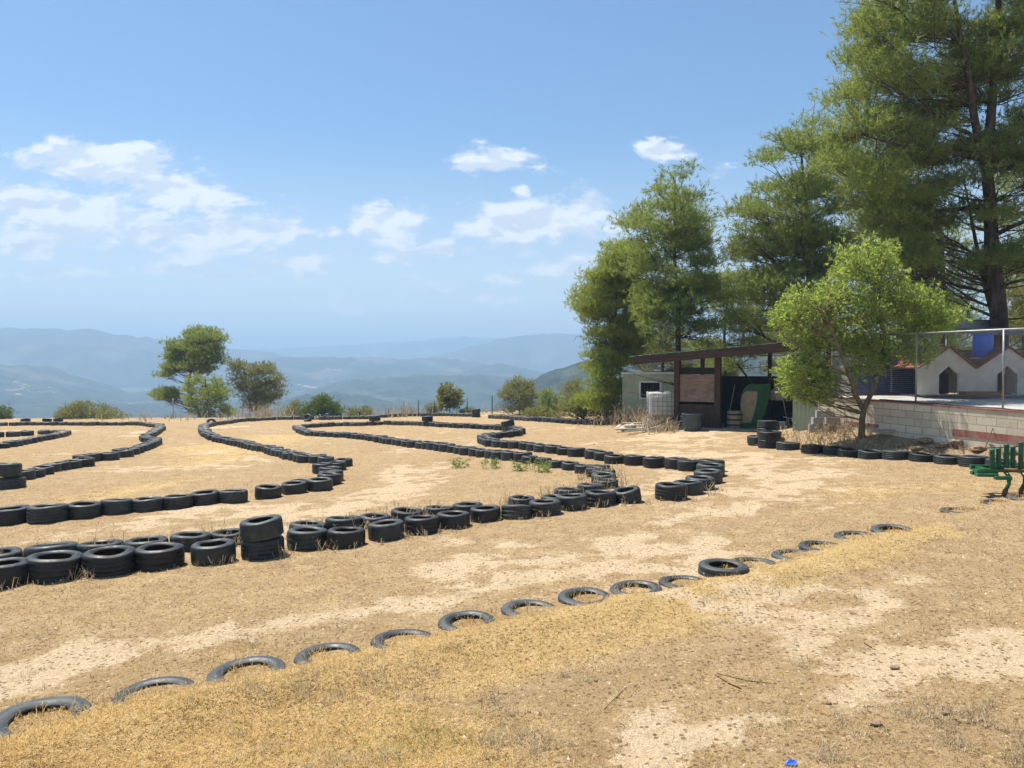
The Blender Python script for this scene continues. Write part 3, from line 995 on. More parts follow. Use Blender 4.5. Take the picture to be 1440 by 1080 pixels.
def green_patch(x, y):
    return 0.8 * np.exp(-(((x - GP_[0]) / 0.42) ** 2 + ((y - GP_[1]) / 0.22) ** 2)) * ss(0.35, 0.6, fbm(x * 5, y * 5, 200, 3)) + 0.05 * near_gold(x, y) * ss(.55, .7, fbm(x * 1.3, y * 1.3, 210, 3))


M['green_grass'] = mat_straw('greenish_grass', [(0.0, (0.16, 0.17, 0.05)), (0.4, (0.30, 0.29, 0.09)), (0.8, (0.42, 0.38, 0.14)), (1.0, (0.5, 0.44, 0.2))], 0.4)
blades('green_grass', 120000, (200, 1100), (850, 1180), green_patch, 0.065, 0.0022, 30, M['green_grass'], 14)
tag(bpy.data.objects['green_grass'], 'small patch of grass still green at the edge of the golden bank', 'grass')

# ------------------------------------------------------------------ foliage
def unit(a):
    return a / (np.linalg.norm(a, axis=-1, keepdims=True) + 1e-9)


FOL = 1.75


def needle_mesh(name, C, Rd, dens, k, L, W, seed, up=0.35, flat=0.75, leaf=False):
    """Tufts of needles (or leaves) spread through the clumps C with radii Rd."""
    rng = np.random.default_rng(seed)
    cnt = np.maximum(6, (FOL * dens * Rd ** 2.2)).astype(int)
    idx = np.repeat(np.arange(len(C)), cnt)
    n = len(idx)
    d = unit(rng.normal(size=(n, 3)))
    if not leaf:      # needles sit on the upper side of each bough, its underside is bare twigs
        d[:, 2] = np.where(d[:, 2] < -0.2, -d[:, 2] * rng.uniform(0.2, 1, n), d[:, 2])
        d = unit(d)
    rad = rng.uniform(0.15, 1, n) ** 0.5
    off = d * (rad * Rd[idx])[:, None]
    off *= (1 + 0.35 * rng.normal(size=(n, 1))).clip(0.4, 1.3)
    off[:, 2] *= flat
    P = C[idx] + off
    dr = unit(d * 0.7 + rng.normal(size=(n, 3)) * 0.45 + np.array([0, 0, up]))
    m = n * k
    Pn = np.repeat(P, k, 0); Dn = unit(np.repeat(dr, k, 0) + rng.normal(size=(m, 3)) * 0.6)
    Pn = Pn + np.repeat(dr, k, 0) * rng.uniform(-0.5, 0.5, (m, 1)) * L
    Sd = unit(np.cross(Dn, rng.normal(size=(m, 3))))
    ln = (L * rng.uniform(0.6, 1.3, m))[:, None]; w = (W * rng.uniform(0.7, 1.3, m))[:, None]
    if leaf:
        V = np.stack([Pn, Pn + Dn * ln * 0.45 + Sd * w / 2, Pn + Dn * ln, Pn + Dn * ln * 0.45 - Sd * w / 2], 1).reshape(-1, 3)
        F = np.arange(m * 4).reshape(-1, 4)
    else:
        V = np.stack([Pn - Sd * w / 2, Pn + Sd * w / 2, Pn + Dn * ln], 1).reshape(-1, 3)
        F = np.arange(m * 3).reshape(-1, 3)
    return np_mesh(name, V, F)


def in_poly(x, y, poly):
    c = np.zeros(np.shape(x), bool)
    n = len(poly)
    for i in range(n):
        x0, y0 = poly[i]; x1, y1 = poly[(i + 1) % n]
        m = ((y0 > y) != (y1 > y))
        xx = (x1 - x0) * (y - y0) / (y1 - y0 + 1e-12) + x0
        c ^= m & (x < xx)
    return c


def tube_np(pts, r, sides, V, F):
    pts = np.asarray(pts, float); n = len(pts)
    t = np.gradient(pts, axis=0); t = unit(t)
    ref = np.where(np.abs(t[:, 2:3]) < 0.9, np.array([[0, 0, 1.0]]), np.array([[1.0, 0, 0]]))
    a = unit(np.cross(t, ref)); b = np.cross(t, a)
    ang = np.arange(sides) * 2 * np.pi / sides
    ring = pts[:, None, :] + np.asarray(r)[:, None, None] * (a[:, None, :] * np.cos(ang)[None, :, None] + b[:, None, :] * np.sin(ang)[None, :, None])
    base = sum(len(v) for v in V)
    V.append(ring.reshape(-1, 3))
    i = np.arange(n - 1)[:, None] * sides + np.arange(sides)[None, :]
    j = np.arange(n - 1)[:, None] * sides + (np.arange(sides)[None, :] + 1) % sides
    F.append((np.stack([i, j, j + sides, i + sides], -1).reshape(-1, 4)) + base)


def tree(name, label, polys, Y, trunk, r0, nclump, crad, mat, dens=80, k=11, L=0.19, W=0.02, seed=1, thick=0.8, cat='tree', bark='bark', leaf=False,
         up=0.35, flat=0.75, forks=(), dead=0, group=None, branch=0.03, Yspread=None, trunk_r1=0.03):
    """polys: crown outlines in photograph pixels at depth Y; trunk: list of (px, py) from base to top at depth Y."""
    if name == 'pine_tree' and Y < 60:
        nclump = int(nclump * 0.5); crad = (crad[0] * 1.15, crad[1] * 1.45); flat = 0.62
    rng = np.random.default_rng(seed)
    tp = np.array([at(px, py, Y) for px, py in trunk])
    gz_ = float(g0(tp[0, 0], tp[0, 1]))
    if tp[0, 2] > gz_ - 0.1:
        tp = np.vstack([[tp[0, 0], tp[0, 1], gz_ - 0.15], tp])
    base = tp[0].copy(); base[2] = gz_
    # smooth the trunk
    s = np.linspace(0, 1, len(tp)); ss_ = np.linspace(0, 1, 18)
    tr = np.stack([np.interp(ss_, s, tp[:, i]) for i in range(3)], 1)
    for _ in range(3): tr[1:-1] = (tr[:-2] + 2 * tr[1:-1] + tr[2:]) / 4
    tr[1:, :2] += rng.normal(0, r0 * 0.12, (17, 2))
    rr = np.interp(np.linspace(0, 1, 18), [0, 0.06, 1], [r0 * 1.25, r0, trunk_r1])
    root = empty(name, base, label, cat, group=group)
    V, F = [], []
    tube_np(tr - base, rr, 10, V, F)
    spines = [(tr, rr)]
    for fk in forks:
        fp = np.array([at(px, py, Y + dy) for px, py, dy in fk[1:]])
        s = np.linspace(0, 1, len(fp)); q = np.linspace(0, 1, 12)
        f2 = np.stack([np.interp(q, s, fp[:, i]) for i in range(3)], 1)
        for _ in range(2): f2[1:-1] = (f2[:-2] + 2 * f2[1:-1] + f2[2:]) / 4
        fr = np.linspace(fk[0], 0.025, 12)
        tube_np(f2 - base, fr, 8, V, F)
        spines.append((f2, fr))
    # clumps
    C, RC = [], []
    for poly, share in polys:
        pw = [tuple(at(px, py, Y)[[0, 2]]) for px, py in poly]
        xs = [p[0] for p in pw]; zs = [p[1] for p in pw]
        cxm = 0.5 * (min(xs) + max(xs)); wid = 0.5 * (max(xs) - min(xs))
        need = int(nclump * share); got = 0; tries = 0
        while got < need and tries < 200:
            tries += 1
            x = rng.uniform(min(xs), max(xs), 400); z = rng.uniform(min(zs), max(zs), 400)
            r = rng.uniform(crad[0], crad[1], 400)
            ok = in_poly(x, z, pw)
            for sx, sz in ((0.45, 0), (-0.45, 0), (0, 0.4), (0, -0.3)):
                ok &= in_poly(x + sx * r, z + sz * r, pw)
            x, z, r = x[ok], z[ok], r[ok]
            if not len(x): crad = (crad[0] * 0.8, crad[1] * 0.8); continue
            m = min(len(x), need - got)
            x, z, r = x[:m], z[:m], r[:m]
            rel = np.clip(np.abs(x - cxm) / (wid + 1e-6), 0, 1)
            dy = (Yspread or wid * thick) * np.sqrt(1 - rel ** 2 * 0.85)
            y = Y + rng.uniform(-1, 1, m) * dy
            x = x + (y - Y) * (tp[-1, 0] / Y)
            C.append(np.stack([x, y, z], 1)); RC.append(r)
            got += m
    C = np.concatenate(C); RC = np.concatenate(RC)
    # scale each clump about the camera line so that the outline holds at its own depth is not needed; depth is real
    for c, r in zip(C, RC):
        best = None
        for sp, sr in spines:
            hd = np.hypot(sp[:, 0] - c[0], sp[:, 1] - c[1])
            want = c[2] - 0.35 * hd
            q = np.abs(sp[:, 2] - want) + 0.35 * hd
            kx = int(np.argmin(q))
            if best is None or q[kx] < best[0]: best = (q[kx], sp[kx], sr[kx])
        _, a, ra = best
        mid = (a + c) / 2 + np.array([0, 0, -0.06 * np.linalg.norm(c - a)]) + rng.normal(0, 0.08, 3)
        u = np.linspace(0, 1, 7)[:, None]
        pts = a * (1 - u) ** 2 + 2 * mid * u * (1 - u) + c * u ** 2
        pts[1:-1] += rng.normal(0, 0.04, (5, 3))
        ln = np.linalg.norm(c - a)
        rb = min(ra * 0.6, branch * (0.35 + 0.22 * ln))
        tube_np(pts - base, np.linspace(rb, 0.006, 7), 5, V, F)
        # twigs
        for _ in range(3):
            e = c + rng.normal(0, 0.55, 3) * r
            tube_np(np.linspace(pts[4], e, 4) - base + np.array([[0, 0, 0], [0, 0, .02], [0, 0, .03], [0, 0, 0]]), np.linspace(rb * 0.45 + .004, 0.004, 4), 4, V, F)
    for _ in range(dead):
        kx = rng.integers(3, 12); a = tr[kx]
        th = rng.uniform(0, 2 * np.pi); ln = rng.uniform(0.8, 2.8)
        e = a + np.array([math.cos(th), math.sin(th) * 0.7, rng.uniform(-0.15, 0.35)]) * ln
        pts = np.linspace(a, e, 6); pts[1:] += rng.normal(0, 0.05, (5, 3))
        tube_np(pts - base, np.linspace(0.03, 0.006, 6), 4, V, F)
        for _ in range(4):
            q = pts[rng.integers(2, 6)]
            tube_np(np.linspace(q, q + rng.normal(0, 0.3, 3), 3) - base, [0.01, 0.007, 0.004], 3, V, F)
    me = np_mesh('trunk', np.concatenate(V), np.concatenate(F), True)
    link('trunk', me, M[bark], root)
    me = needle_mesh('crown', C - base, RC, dens, k, L, W, seed + 100, up, flat, leaf)
    link('crown', me, M[mat], root)
    return root


# tall pines beside the track and behind the shed
GP = 'pines beside the track'
tree('pine_tree', 'tall slim pine with rounded top behind the shed roof',
     [([(872, 300), (885, 270), (905, 282), (920, 262), (935, 243), (955, 238), (975, 245), (985, 262), (983, 285), (1003, 288), (1012, 305), (1008, 345), (1018, 390), (1012, 440), (1020, 480), (985, 500), (960, 470),
        (930, 500), (900, 470), (890, 420), (880, 370), (868, 340)], 1.0)], 34, [(953, 560), (955, 480), (950, 400), (948, 330), (950, 255)], 0.17, 190, (0.45, 0.8), 'pine', 95, seed=21, dead=25, group=GP)
tree('pine_tree', 'broad sunlit yellow-green pine at the edge of the slope, lowest of the group',
     [([(805, 432), (812, 405), (825, 395), (838, 360), (856, 342), (868, 335), (888, 330), (905, 350), (915, 400), (925, 440), (918, 480), (900, 515), (884, 530), (880, 560), (870, 582), (840, 588), (815, 570), (818, 530), (822, 500),
        (830, 480), (822, 460)], 1.0)], 39, [(852, 590), (860, 520), (866, 440), (870, 350)], 0.14, 340, (0.48, 0.8), 'pine_y', 90, seed=22, dead=12, group=GP)
tree('pine_tree', 'mid-height pine with pointed top between the slim pine and the giant pine',
     [([(1025, 300), (1038, 262), (1060, 262), (1070, 215), (1085, 195), (1100, 172), (1120, 166), (1140, 180), (1160, 170), (1175, 190), (1190, 230), (1200, 300), (1205, 380), (1195, 440), (1150, 450), (1110, 475), (1060, 480),
        (1030, 480), (1018, 420), (1030, 370), (1020, 330)], 1.0)], 33, [(1138, 560), (1139, 420), (1136, 320), (1125, 190)], 0.21, 250, (0.45, 0.85), 'pine', 95, seed=23, dead=25, group=GP)
tree('pine_tree', 'giant forked pine behind the kennels, tallest of the group',
     [([(1172, 140), (1188, 60), (1210, 10), (1225, -60), (1330, -80), (1370, 0), (1385, 90), (1350, 170), (1345, 230), (1310, 270), (1270, 300), (1205, 300), (1150, 235), (1142, 165)], 0.38),
      ([(1200, 280), (1300, 250), (1350, 240), (1372, 300), (1340, 360), (1300, 400), (1250, 400), (1225, 350)], 0.14),
      ([(1370, -80), (1500, -100), (1530, 150), (1470, 200), (1420, 150), (1385, 60)], 0.17),
      ([(1330, 60), (1400, 20), (1450, 60), (1460, 250), (1440, 340), (1360, 330), (1335, 250)], 0.10),
      ([(1395, 190), (1440, 200), (1560, 230), (1560, 330), (1480, 320), (1410, 270)], 0.07),
      ([(1340, 360), (1400, 345), (1480, 330), (1530, 360), (1490, 400), (1400, 395), (1350, 405)], 0.05),
      ([(1240, -60), (1300, -200), (1420, -280), (1540, -200), (1600, -100), (1370, -80)], 0.14)],
     26, [(1408, 560), (1405, 450), (1396, 380), (1390, 300), (1385, 230), (1402, 130), (1408, 30), (1400, -60), (1395, -180)], 0.33, 560, (0.45, 0.8), 'pine', 105, seed=24, dead=40, group=GP,
     forks=[(0.17, (1385, 235, 0), (1372, 180, -.4), (1362, 110, -.8), (1345, 20, -1.2), (1330, -80, -1.4)), (0.13, (1406, 470, 0), (1385, 400, .6), (1372, 340, 1.0), (1355, 250, 1.2)),
            (0.09, (1400, 330, 0), (1430, 315, -.8), (1475, 300, -1.5), (1520, 280, -2)), (0.1, (1384, 225, 0), (1340, 215, -.8), (1280, 210, -1.6), (1215, 190, -2)),
            (0.1, (1388, 290, 0), (1340, 295, 1), (1280, 300, 1.6), (1240, 310, 2))])
GB = 'pines of the wood behind the buildings'
tree('pine_tree', 'shaded pine standing behind the young leafy tree', [([(1180, 330), (1200, 250), (1240, 230), (1290, 240), (1340, 280), (1370, 380), (1380, 470), (1300, 480), (1200, 470)], 1.0)],
     37, [(1326, 560), (1327, 420), (1325, 330), (1300, 250)], 0.2, 150, (0.5, 0.9), 'pine', 80, seed=25, dead=40, group=GB)
tree('pine_tree', 'thin dark pine between the shed and the slim pine', [([(985, 420), (1010, 380), (1050, 390), (1080, 420), (1090, 500), (1060, 540), (1000, 540), (980, 500)], 1.0)],
     42, [(1020, 580), (1018, 480), (1025, 390)], 0.15, 90, (0.5, 0.9), 'pine', 85, seed=26, dead=20, group=GB)
tree('pine_tree', 'low hazy pine behind the green hut', [([(890, 480), (920, 440), (960, 470), (990, 520), (980, 570), (900, 575), (880, 540)], 1.0)],
     46, [(930, 600), (932, 520), (930, 460)], 0.14, 80, (0.5, 0.9), 'pine_g', 85, seed=27, group=GB)
tree('pine_tree', 'dark pine at the edge of the picture beyond the giant pine', [([(1380, 330), (1420, 200), (1500, 150), (1580, 250), (1600, 420), (1540, 500), (1420, 500), (1390, 430)], 1.0)],
     40, [(1470, 580), (1475, 420), (1490, 200)], 0.22, 170, (0.5, 0.95), 'pine', 80, seed=28, dead=30, group=GB)
tree('pine_tree', 'sunlit olive-coloured pine seen below the branches behind the kennels', [([(1405, 470), (1420, 400), (1470, 380), (1520, 420), (1540, 500), (1480, 520), (1410, 510)], 1.0)],
     34, [(1465, 590), (1468, 470), (1470, 400)], 0.14, 80, (0.5, 0.85), 'olive', 85, seed=29, group=GB)
tree('pine_tree', 'grey-green pine filling the gap above the shed roof', [([(1060, 500), (1070, 430), (1110, 400), (1170, 430), (1230, 440), (1260, 520), (1200, 560), (1100, 560)], 1.0)],
     45, [(1150, 600), (1152, 500), (1140, 420)], 0.15, 110, (0.55, 0.95), 'pine_g', 80, seed=30, dead=15, group=GB)
tree('pine_tree', 'dim pine standing furthest behind the blue slats', [([(1230, 480), (1260, 420), (1320, 410), (1380, 440), (1400, 520), (1340, 560), (1240, 560)], 1.0)],
     42, [(1310, 600), (1312, 500), (1310, 420)], 0.15, 110, (0.55, 0.95), 'pine', 80, seed=31, dead=15, group=GB)

# pines beyond the crest
GF = 'trees beyond the crest of the field'
tree('pine_tree', 'lone dark pine with flat clumped crown beyond the field crest', [([(228, 490), (232, 478), (250, 480), (262, 462), (290, 457), (312, 464), (316, 485), (318, 505), (308, 520), (292, 532), (270, 528), (245, 528), (225, 540), (218, 528), (236, 512)], 0.85),
     ([(216, 560), (214, 548), (232, 544), (250, 548), (252, 562), (230, 568)], 0.15)],
     72, [(284, 600), (280, 575), (262, 552), (266, 530), (275, 500), (285, 470)], 0.2, 175, (0.5, 0.95), 'pine', 55, L=0.24, W=0.035, seed=41, dead=8, group=GF)
tree('pine_tree', 'bright bushy young pine in front of the lone dark pine', [([(256, 560), (258, 535), (275, 526), (298, 524), (318, 545), (332, 560), (330, 590), (270, 592), (262, 580)], 1.0)],
     66, [(290, 600), (292, 570), (288, 530)], 0.12, 70, (0.4, 0.75), 'pine_y', 60, L=0.22, W=0.03, seed=42, group=GF)
tree('pine_tree', 'thin greyish pine next to the bushy young pine', [([(322, 535), (324, 512), (340, 503), (352, 512), (372, 510), (392, 522), (404, 545), (392, 570), (360, 585), (335, 575), (330, 555)], 1.0)],
     70, [(362, 600), (362, 570), (350, 520)], 0.12, 120, (0.45, 0.85), 'pine_g', 44, L=0.22, W=0.03, seed=43, dead=14, group=GF)
tree('small_tree', 'small round leafy tree by the green fence posts', [([(614, 565), (617, 545), (632, 540), (648, 546), (652, 562), (640, 574), (622, 574)], 1.0)],
     60, [(633, 590), (632, 560), (632, 545)], 0.05, 36, (0.3, 0.5), 'olive', 110, L=0.2, W=0.05, leaf=True, seed=44, group=GF)


def bush(label, poly, Y, mat, seed, n=50, crad=(0.35, 0.6), dens=90, L=0.16, W=0.04, leaf=True, name='bush', group='bushes along the crest'):
    xs = [p[0] for p in poly]; ys = [p[1] for p in poly]
    cx = 0.5 * (min(xs) + max(xs))
    return tree(name, label, [(poly, 1.0)], Y, [(cx, max(ys) + 4), (cx, 0.5 * (min(ys) + max(ys)))], 0.06, n, crad, mat, dens, k=7, L=L, W=W, seed=seed, cat='bush', leaf=leaf, group=group, thick=0.9)


bush('round dark green bush behind the crest tyres', [(420, 585), (425, 568), (440, 558), (458, 556), (472, 562), (483, 574), (484, 586)], 59, 'bush', 51, 55)
bush('long low olive bush beyond the far tyre line', [(80, 592), (82, 575), (105, 562), (128, 566), (150, 572), (180, 582), (184, 594)], 62, 'olive', 52, 75)
bush('green bush cut by the picture edge beyond the far tyre line', [(-30, 592), (-28, 575), (-5, 570), (14, 574), (22, 588), (20, 594)], 62, 'bush', 53, 40)
bush('pale yellow shrub just beyond the round dark bush', [(485, 588), (490, 574), (508, 570), (522, 574), (526, 588)], 60, 'olive', 54, 26, (0.25, 0.45))
bush('low pale shrub between the greyish pine and the round bush', [(392, 588), (396, 572), (410, 558), (428, 566), (430, 586)], 63, 'olive', 55, 30, (0.3, 0.5), 60)
bush('yellowish bush against the dark fence posts', [(596, 588), (598, 570), (610, 564), (618, 574), (618, 588)], 60, 'olive', 56, 22, (0.25, 0.4))
bush('grey-green bushy pine behind the posts', [(703, 588), (706, 550), (720, 534), (738, 529), (752, 540), (758, 560), (756, 588)], 54, 'pine_g', 57, 60, (0.4, 0.65), 70, 0.2, 0.028, False)
bush('dark green young pine behind the posts', [(752, 588), (758, 555), (768, 540), (778, 552), (790, 560), (790, 588)], 52, 'pine', 58, 46, (0.35, 0.55), 80, 0.2, 0.028, False)
bush('light green shrub under the tall pines', [(780, 590), (786, 560), (800, 536), (815, 530), (830, 550), (850, 560), (862, 575), (862, 592)], 41, 'pine_g', 59, 80, (0.35, 0.6), 60, 0.18, 0.024, False)
bush('yellow-green low shrub at the foot of the posts', [(726, 590), (735, 574), (760, 572), (785, 576), (800, 582), (800, 592)], 48, 'olive', 60, 46, (0.25, 0.42))
bush('low green shrub behind the two-high stack', [(640, 587), (646, 574), (658, 570), (668, 576), (670, 587)], 60, 'olive', 61, 20, (0.25, 0.4))

# young leafy tree in front of the kennels
tree('leafy_tree', 'bright green young tree with forked trunk in front of the kennels',
     [([(1150, 392), (1180, 352), (1205, 345), (1230, 335), (1250, 343), (1262, 372), (1285, 400), (1275, 440), (1200, 450), (1150, 430)], 0.27),
      ([(1086, 445), (1096, 420), (1128, 402), (1165, 410), (1200, 440), (1195, 490), (1130, 500), (1100, 488)], 0.23),
      ([(1255, 440), (1290, 400), (1325, 408), (1356, 412), (1364, 430), (1345, 458), (1322, 470), (1312, 498), (1290, 512), (1262, 505)], 0.20),
      ([(1092, 510), (1110, 490), (1160, 495), (1185, 530), (1165, 560), (1128, 566), (1098, 552)], 0.14),
      ([(1190, 440), (1260, 440), (1265, 510), (1240, 525), (1195, 530), (1180, 490)], 0.16)],
     21.6, [(1211, 618), (1212, 590), (1214, 572), (1230, 545), (1242, 515), (1246, 470), (1235, 400)], 0.10, 300, (0.18, 0.44), 'bright', 155, k=7, L=0.12, W=0.032, seed=71, thick=0.75, bark='bark_y', leaf=True, up=0.15, flat=0.85,
     forks=[(0.075, (1213, 575, 0), (1203, 555, -.2), (1195, 530, -.4), (1180, 490, -.6), (1160, 440, -.8)), (0.05, (1236, 530, 0), (1262, 490, .3), (1300, 440, .5)), (0.04, (1196, 530, -.4), (1150, 505, -.6), (1115, 480, -.7))], branch=0.02)


# ------------------------------------------------------------------ dry weeds and dead stems
def stems(name, pts, mat, seed, label, cat):
    """pts: x, y, spread, count, height."""
    rng = np.random.default_rng(seed)
    V, F = [], []; nb = 0
    for x, y, sp, cnt, h in pts:
        for _ in range(int(cnt)):
            px, py = x + rng.normal(0, sp), y + rng.normal(0, sp)
            pz = float(g0(px, py)) - 0.02
            L = h * rng.uniform(0.4, 1.2)
            d = unit(np.array([rng.normal(0, .45), rng.normal(0, .45), 1.0]))
            w = max(0.004, 0.0005 * math.hypot(px, py)) * rng.uniform(0.7, 1.4)
            th = rng.uniform(0, 6.28); s = np.array([math.cos(th), math.sin(th), 0]) * w
            p = np.array([px, py, pz]); t = p + d * L; mdl = p + d * L * .5 + rng.normal(0, .05 * L, 3)
            V += [p - s, p + s, mdl - s * .8, mdl + s * .8, t - s * .3, t + s * .3]
            F += [(nb, nb + 1, nb + 3, nb + 2), (nb + 2, nb + 3, nb + 5, nb + 4)]; nb += 6
            for _ in range(3):
                q = p + d * L * rng.uniform(0.4, 1)
                e = q + unit(rng.normal(size=3) + np.array([0, 0, .6])) * L * rng.uniform(.1, .3)
                V += [q - s * .6, q + s * .6, e + s * .3, e - s * .3]; F.append((nb, nb + 1, nb + 2, nb + 3)); nb += 4
    o = link(name, np_mesh(name, np.array(V), np.array(F)), M[mat])
    return tag(o, label, cat, kind='stuff')


weeds = []
for (x, y, D) in CONTACT[:42]:
    d = np.array([x, y]) / math.hypot(x, y)
    for _ in range(3):
        s = random.uniform(-0.55, 0.55)
        weeds.append((x - d[0] * D * .5 + d[1] * s, y - d[1] * D * .5 - d[0] * s, 0.05, random.randint(5, 13), random.uniform(0.07, 0.22)))
for (x, y, D) in CONTACT[18:39]:
    for _ in range(3):
        weeds.append((x + random.uniform(-.3, .3), y + random.uniform(-.25, .25), 0.13, random.randint(8, 18), random.uniform(0.2, 0.36)))
stems('dry_weeds', weeds, 'dead', 5, 'thin dry weeds grown up between and inside the tyres', 'weeds')
zw = []
for i, (cx, cy, w) in enumerate(zt):
    p = hit(cx, cy, g0)
    for _ in range(4):
        zw.append((p[0] + random.uniform(-.2, .2), p[1] - random.uniform(-0.12, .3), 0.10, 26, 0.11))
stems('bank_grass', zw, 'gold', 6, 'golden grass growing over the rims of the sunken tyres', 'grass')
br = []
for px, py, sp, n, h in [(895, 594, .6, 150, .9), (880, 588, .6, 140, 1.1), (870, 592, .5, 90, .7), (925, 604, .4, 80, .7), (935, 606, .35, 70, .6), (912, 598, .5, 70, .9), (948, 606, .4, 60, .5), (852, 596, .5, 60, .5)]:
    p = hit(px, py); br.append((p[0], p[1], sp, n, h))
stems('dry_brush', br, 'dead', 7, 'tall dry brush grown round the timber pile and hut', 'brush')
br = []
for px, sp, n, h in [(360, 1.0, 60, 1.7), (375, 1.0, 70, 1.6), (388, 1.0, 60, 1.4), (560, 1.0, 60, 1.3), (575, 1.2, 70, 1.5), (545, 1.2, 40, 1.2), (590, 1., 40, 1.2), (210, 2.5, 60, .9), (240, 2.5, 60, .8), (345, 1.5, 40, 1.2), (700, 1.2, 40, 1)]:
    p = at(px, 588, 60); br.append((p[0], p[1], sp, n * .7, h * .72))
stems('dead_thistles', br, 'dead', 8, 'pale dead thistle stems standing along the field crest', 'thistles')
br = []
for i in range(26):
    u = random.random()
    p = hit(1090 + 340 * u, 632 + 22 * u - random.uniform(4, 20)); br.append((p[0], p[1], .3, 12, .22))
for px, py in [(1172, 612), (1185, 608), (1160, 615), (1198, 616), (1150, 612), (1120, 612)]:
    p = hit(px, py); br.append((p[0], p[1], .35, 40, .4))
stems('bank_weeds', br, 'dead', 9, 'sparse dry weeds on the soil bank behind the car tyres', 'weeds')

for i, (px, py, lab) in enumerate([(644, 657, 'small green weed furthest from the gap loop inside the track'), (691, 659, 'tallest leafy green weed, between two others inside the track'),
                                   (735, 661, 'compact green weed below the joining line of tyres'), (765, 664, 'flat spreading weed nearest the bend of the double row')]):
    p = hit(px, py)
    rng = np.random.default_rng(80 + i)
    Cc = p[None] * 0 + rng.normal(0, 1, (9, 3)) * np.array([.13, .13, .05]) + np.array([0, 0, .10])
    me = needle_mesh('green_weed', Cc, np.full(9, .10), 900, 4, .09, .022, 90 + i, .5, 1.0, True)
    o = link('green_weed', me, M['weed']); o.location = p
    tag(o, lab, 'weed', 'green weeds inside the track')


# ------------------------------------------------------------------ back fence of green posts
def wire_fence(label, posts, Y, h, mat):
    pts = []
    for px, ytop in posts:
        x = (px - CX) / FPX * Y(px)
        y = Y(px)
        zt_ = at(px, ytop, y)[2]
        pts.append((x, y, float(g0(x, y)), zt_))
    root = empty('wire_fence', (pts[0][0], pts[0][1], pts[0][2]), label, 'fence', group='fences along the crest')
    b = Vector(root.location)
    for x, y, z0, z1 in pts:
        MB().tube([Vector((x, y, z0 - .1)) - b, Vector((x, y, z1)) - b], 0.035, 8).build('post', M[mat], root)
    mb = MB()
    for (x0, y0, a0, b0), (x1, y1, a1, b1) in zip(pts[:-1], pts[1:]):
        n = max(2, int(math.hypot(x1 - x0, y1 - y0) / 0.12))
        for k in range(8):
            u = 0.05 + k * 0.13
            mb.tube([Vector((x0, y0, a0 + (b0 - a0) * u)) - b, Vector((x1, y1, a1 + (b1 - a1) * u)) - b], 0.0022, 3, False)
        for k in range(n):
            u = k / n
            x, y = x0 + (x1 - x0) * u, y0 + (y1 - y0) * u
            mb.tube([Vector((x, y, a0 + (a1 - a0) * u)) - b, Vector((x, y, (b0 + (b1 - b0) * u) - .03)) - b], 0.0018, 3, False)
    mb.build('wire_mesh', M['galv' if mat == 'galv' else 'fence_green'], root)
    return root


wire_fence('green wire fence behind the crest tyre line beside the tall pines', [(692, 556), (731, 558), (771, 558), (812, 560), (850, 562)], lambda p: 55 - (p - 692) * 0.09, 1.7, 'fence_green')
wire_fence('short run of dark posts behind the small round tree', [(588, 562), (611, 564), (657, 560)], lambda p: 59.0, 1.5, 'fence_green')
wire_fence('thin pale wire fence beyond the field crest', [(-20, 564), (91, 562), (150, 577), (243, 560), (340, 566), (430, 568), (546, 571)], lambda p: 60.5, 1.4, 'galv')

# ------------------------------------------------------------------ open shed
A = np.array(hit(952, 602)); Bp = np.array(hit(1005, 605))
SU = np.array([0.846, -0.533]); SV = np.array([0.533, 0.846])
SZ = A[2]
shed_rz = math.atan2(SU[1], SU[0])
shed = empty('open_shed', (A[0], A[1], SZ), 'open-fronted timber shed with sloping green sheet roof', 'shed', shed_rz)


def rz_slope(s): return 2.78 + 0.078 * (s + 1.7)


ROOFROT = (0, -math.atan(0.078), 0)
mb = MB()
# corrugated roof sheet with real thickness
segs = 84
prof = []
for k in range(segs + 1):
    s = -1.75 + 8.4 * k / segs
    prof.append((s, rz_slope(s) + 0.014 * math.sin(k * 2.0) + 0.05))
poly = prof + [(s, z - 0.02) for s, z in prof[::-1]]
mb.prism(poly, -0.75, 3.6)
mb.build('roof', M['green_sheet'], shed)
mb = MB()
for v in (-0.5, 1.5, 3.2):
    mb.box((2.45, v, rz_slope(2.45) - 0.075), (8.2, 0.08, 0.16), ROOFROT, 0.008)
mb.build('rafter', M['brown_timber'], shed)
MB().box((2.55, -0.66, rz_slope(2.55) - 0.13), (8.15, 0.045, 0.32), ROOFROT, 0.006).build('fascia', M['brown_timber'], shed)
for s, v, w in ((0, 0, .20), (1.62, 0, .22), (5.6, 0, .18), (0, 3.1, .15), (2.8, 3.1, .15), (5.6, 3.1, .15)):
    MB().box((s, v, (rz_slope(s) - 0.12) / 2 - 0.1), (w, w, rz_slope(s) - 0.12 + 0.2), None, 0.012).build('post', M['dark_timber'], shed)
MB().box((0.81, 0.0, 1.58), (1.40, 0.03, 1.05), None, 0.004).build('plywood_panel', M['plywood'], shed)
mb = MB()
for k in range(5):
    mb.box((0.81, 0.0, 0.1 + k * 0.19), (1.40, 0.035, 0.183), None, 0.005)
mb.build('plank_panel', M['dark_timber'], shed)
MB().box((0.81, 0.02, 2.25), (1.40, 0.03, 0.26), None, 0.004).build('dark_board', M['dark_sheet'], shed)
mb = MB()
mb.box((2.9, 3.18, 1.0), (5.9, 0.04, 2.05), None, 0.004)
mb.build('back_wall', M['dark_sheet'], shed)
MB().box((5.72, 1.5, 1.1), (0.04, 3.3, 2.2), None, 0.004).build('side_wall', M['grey_sheet'], shed)
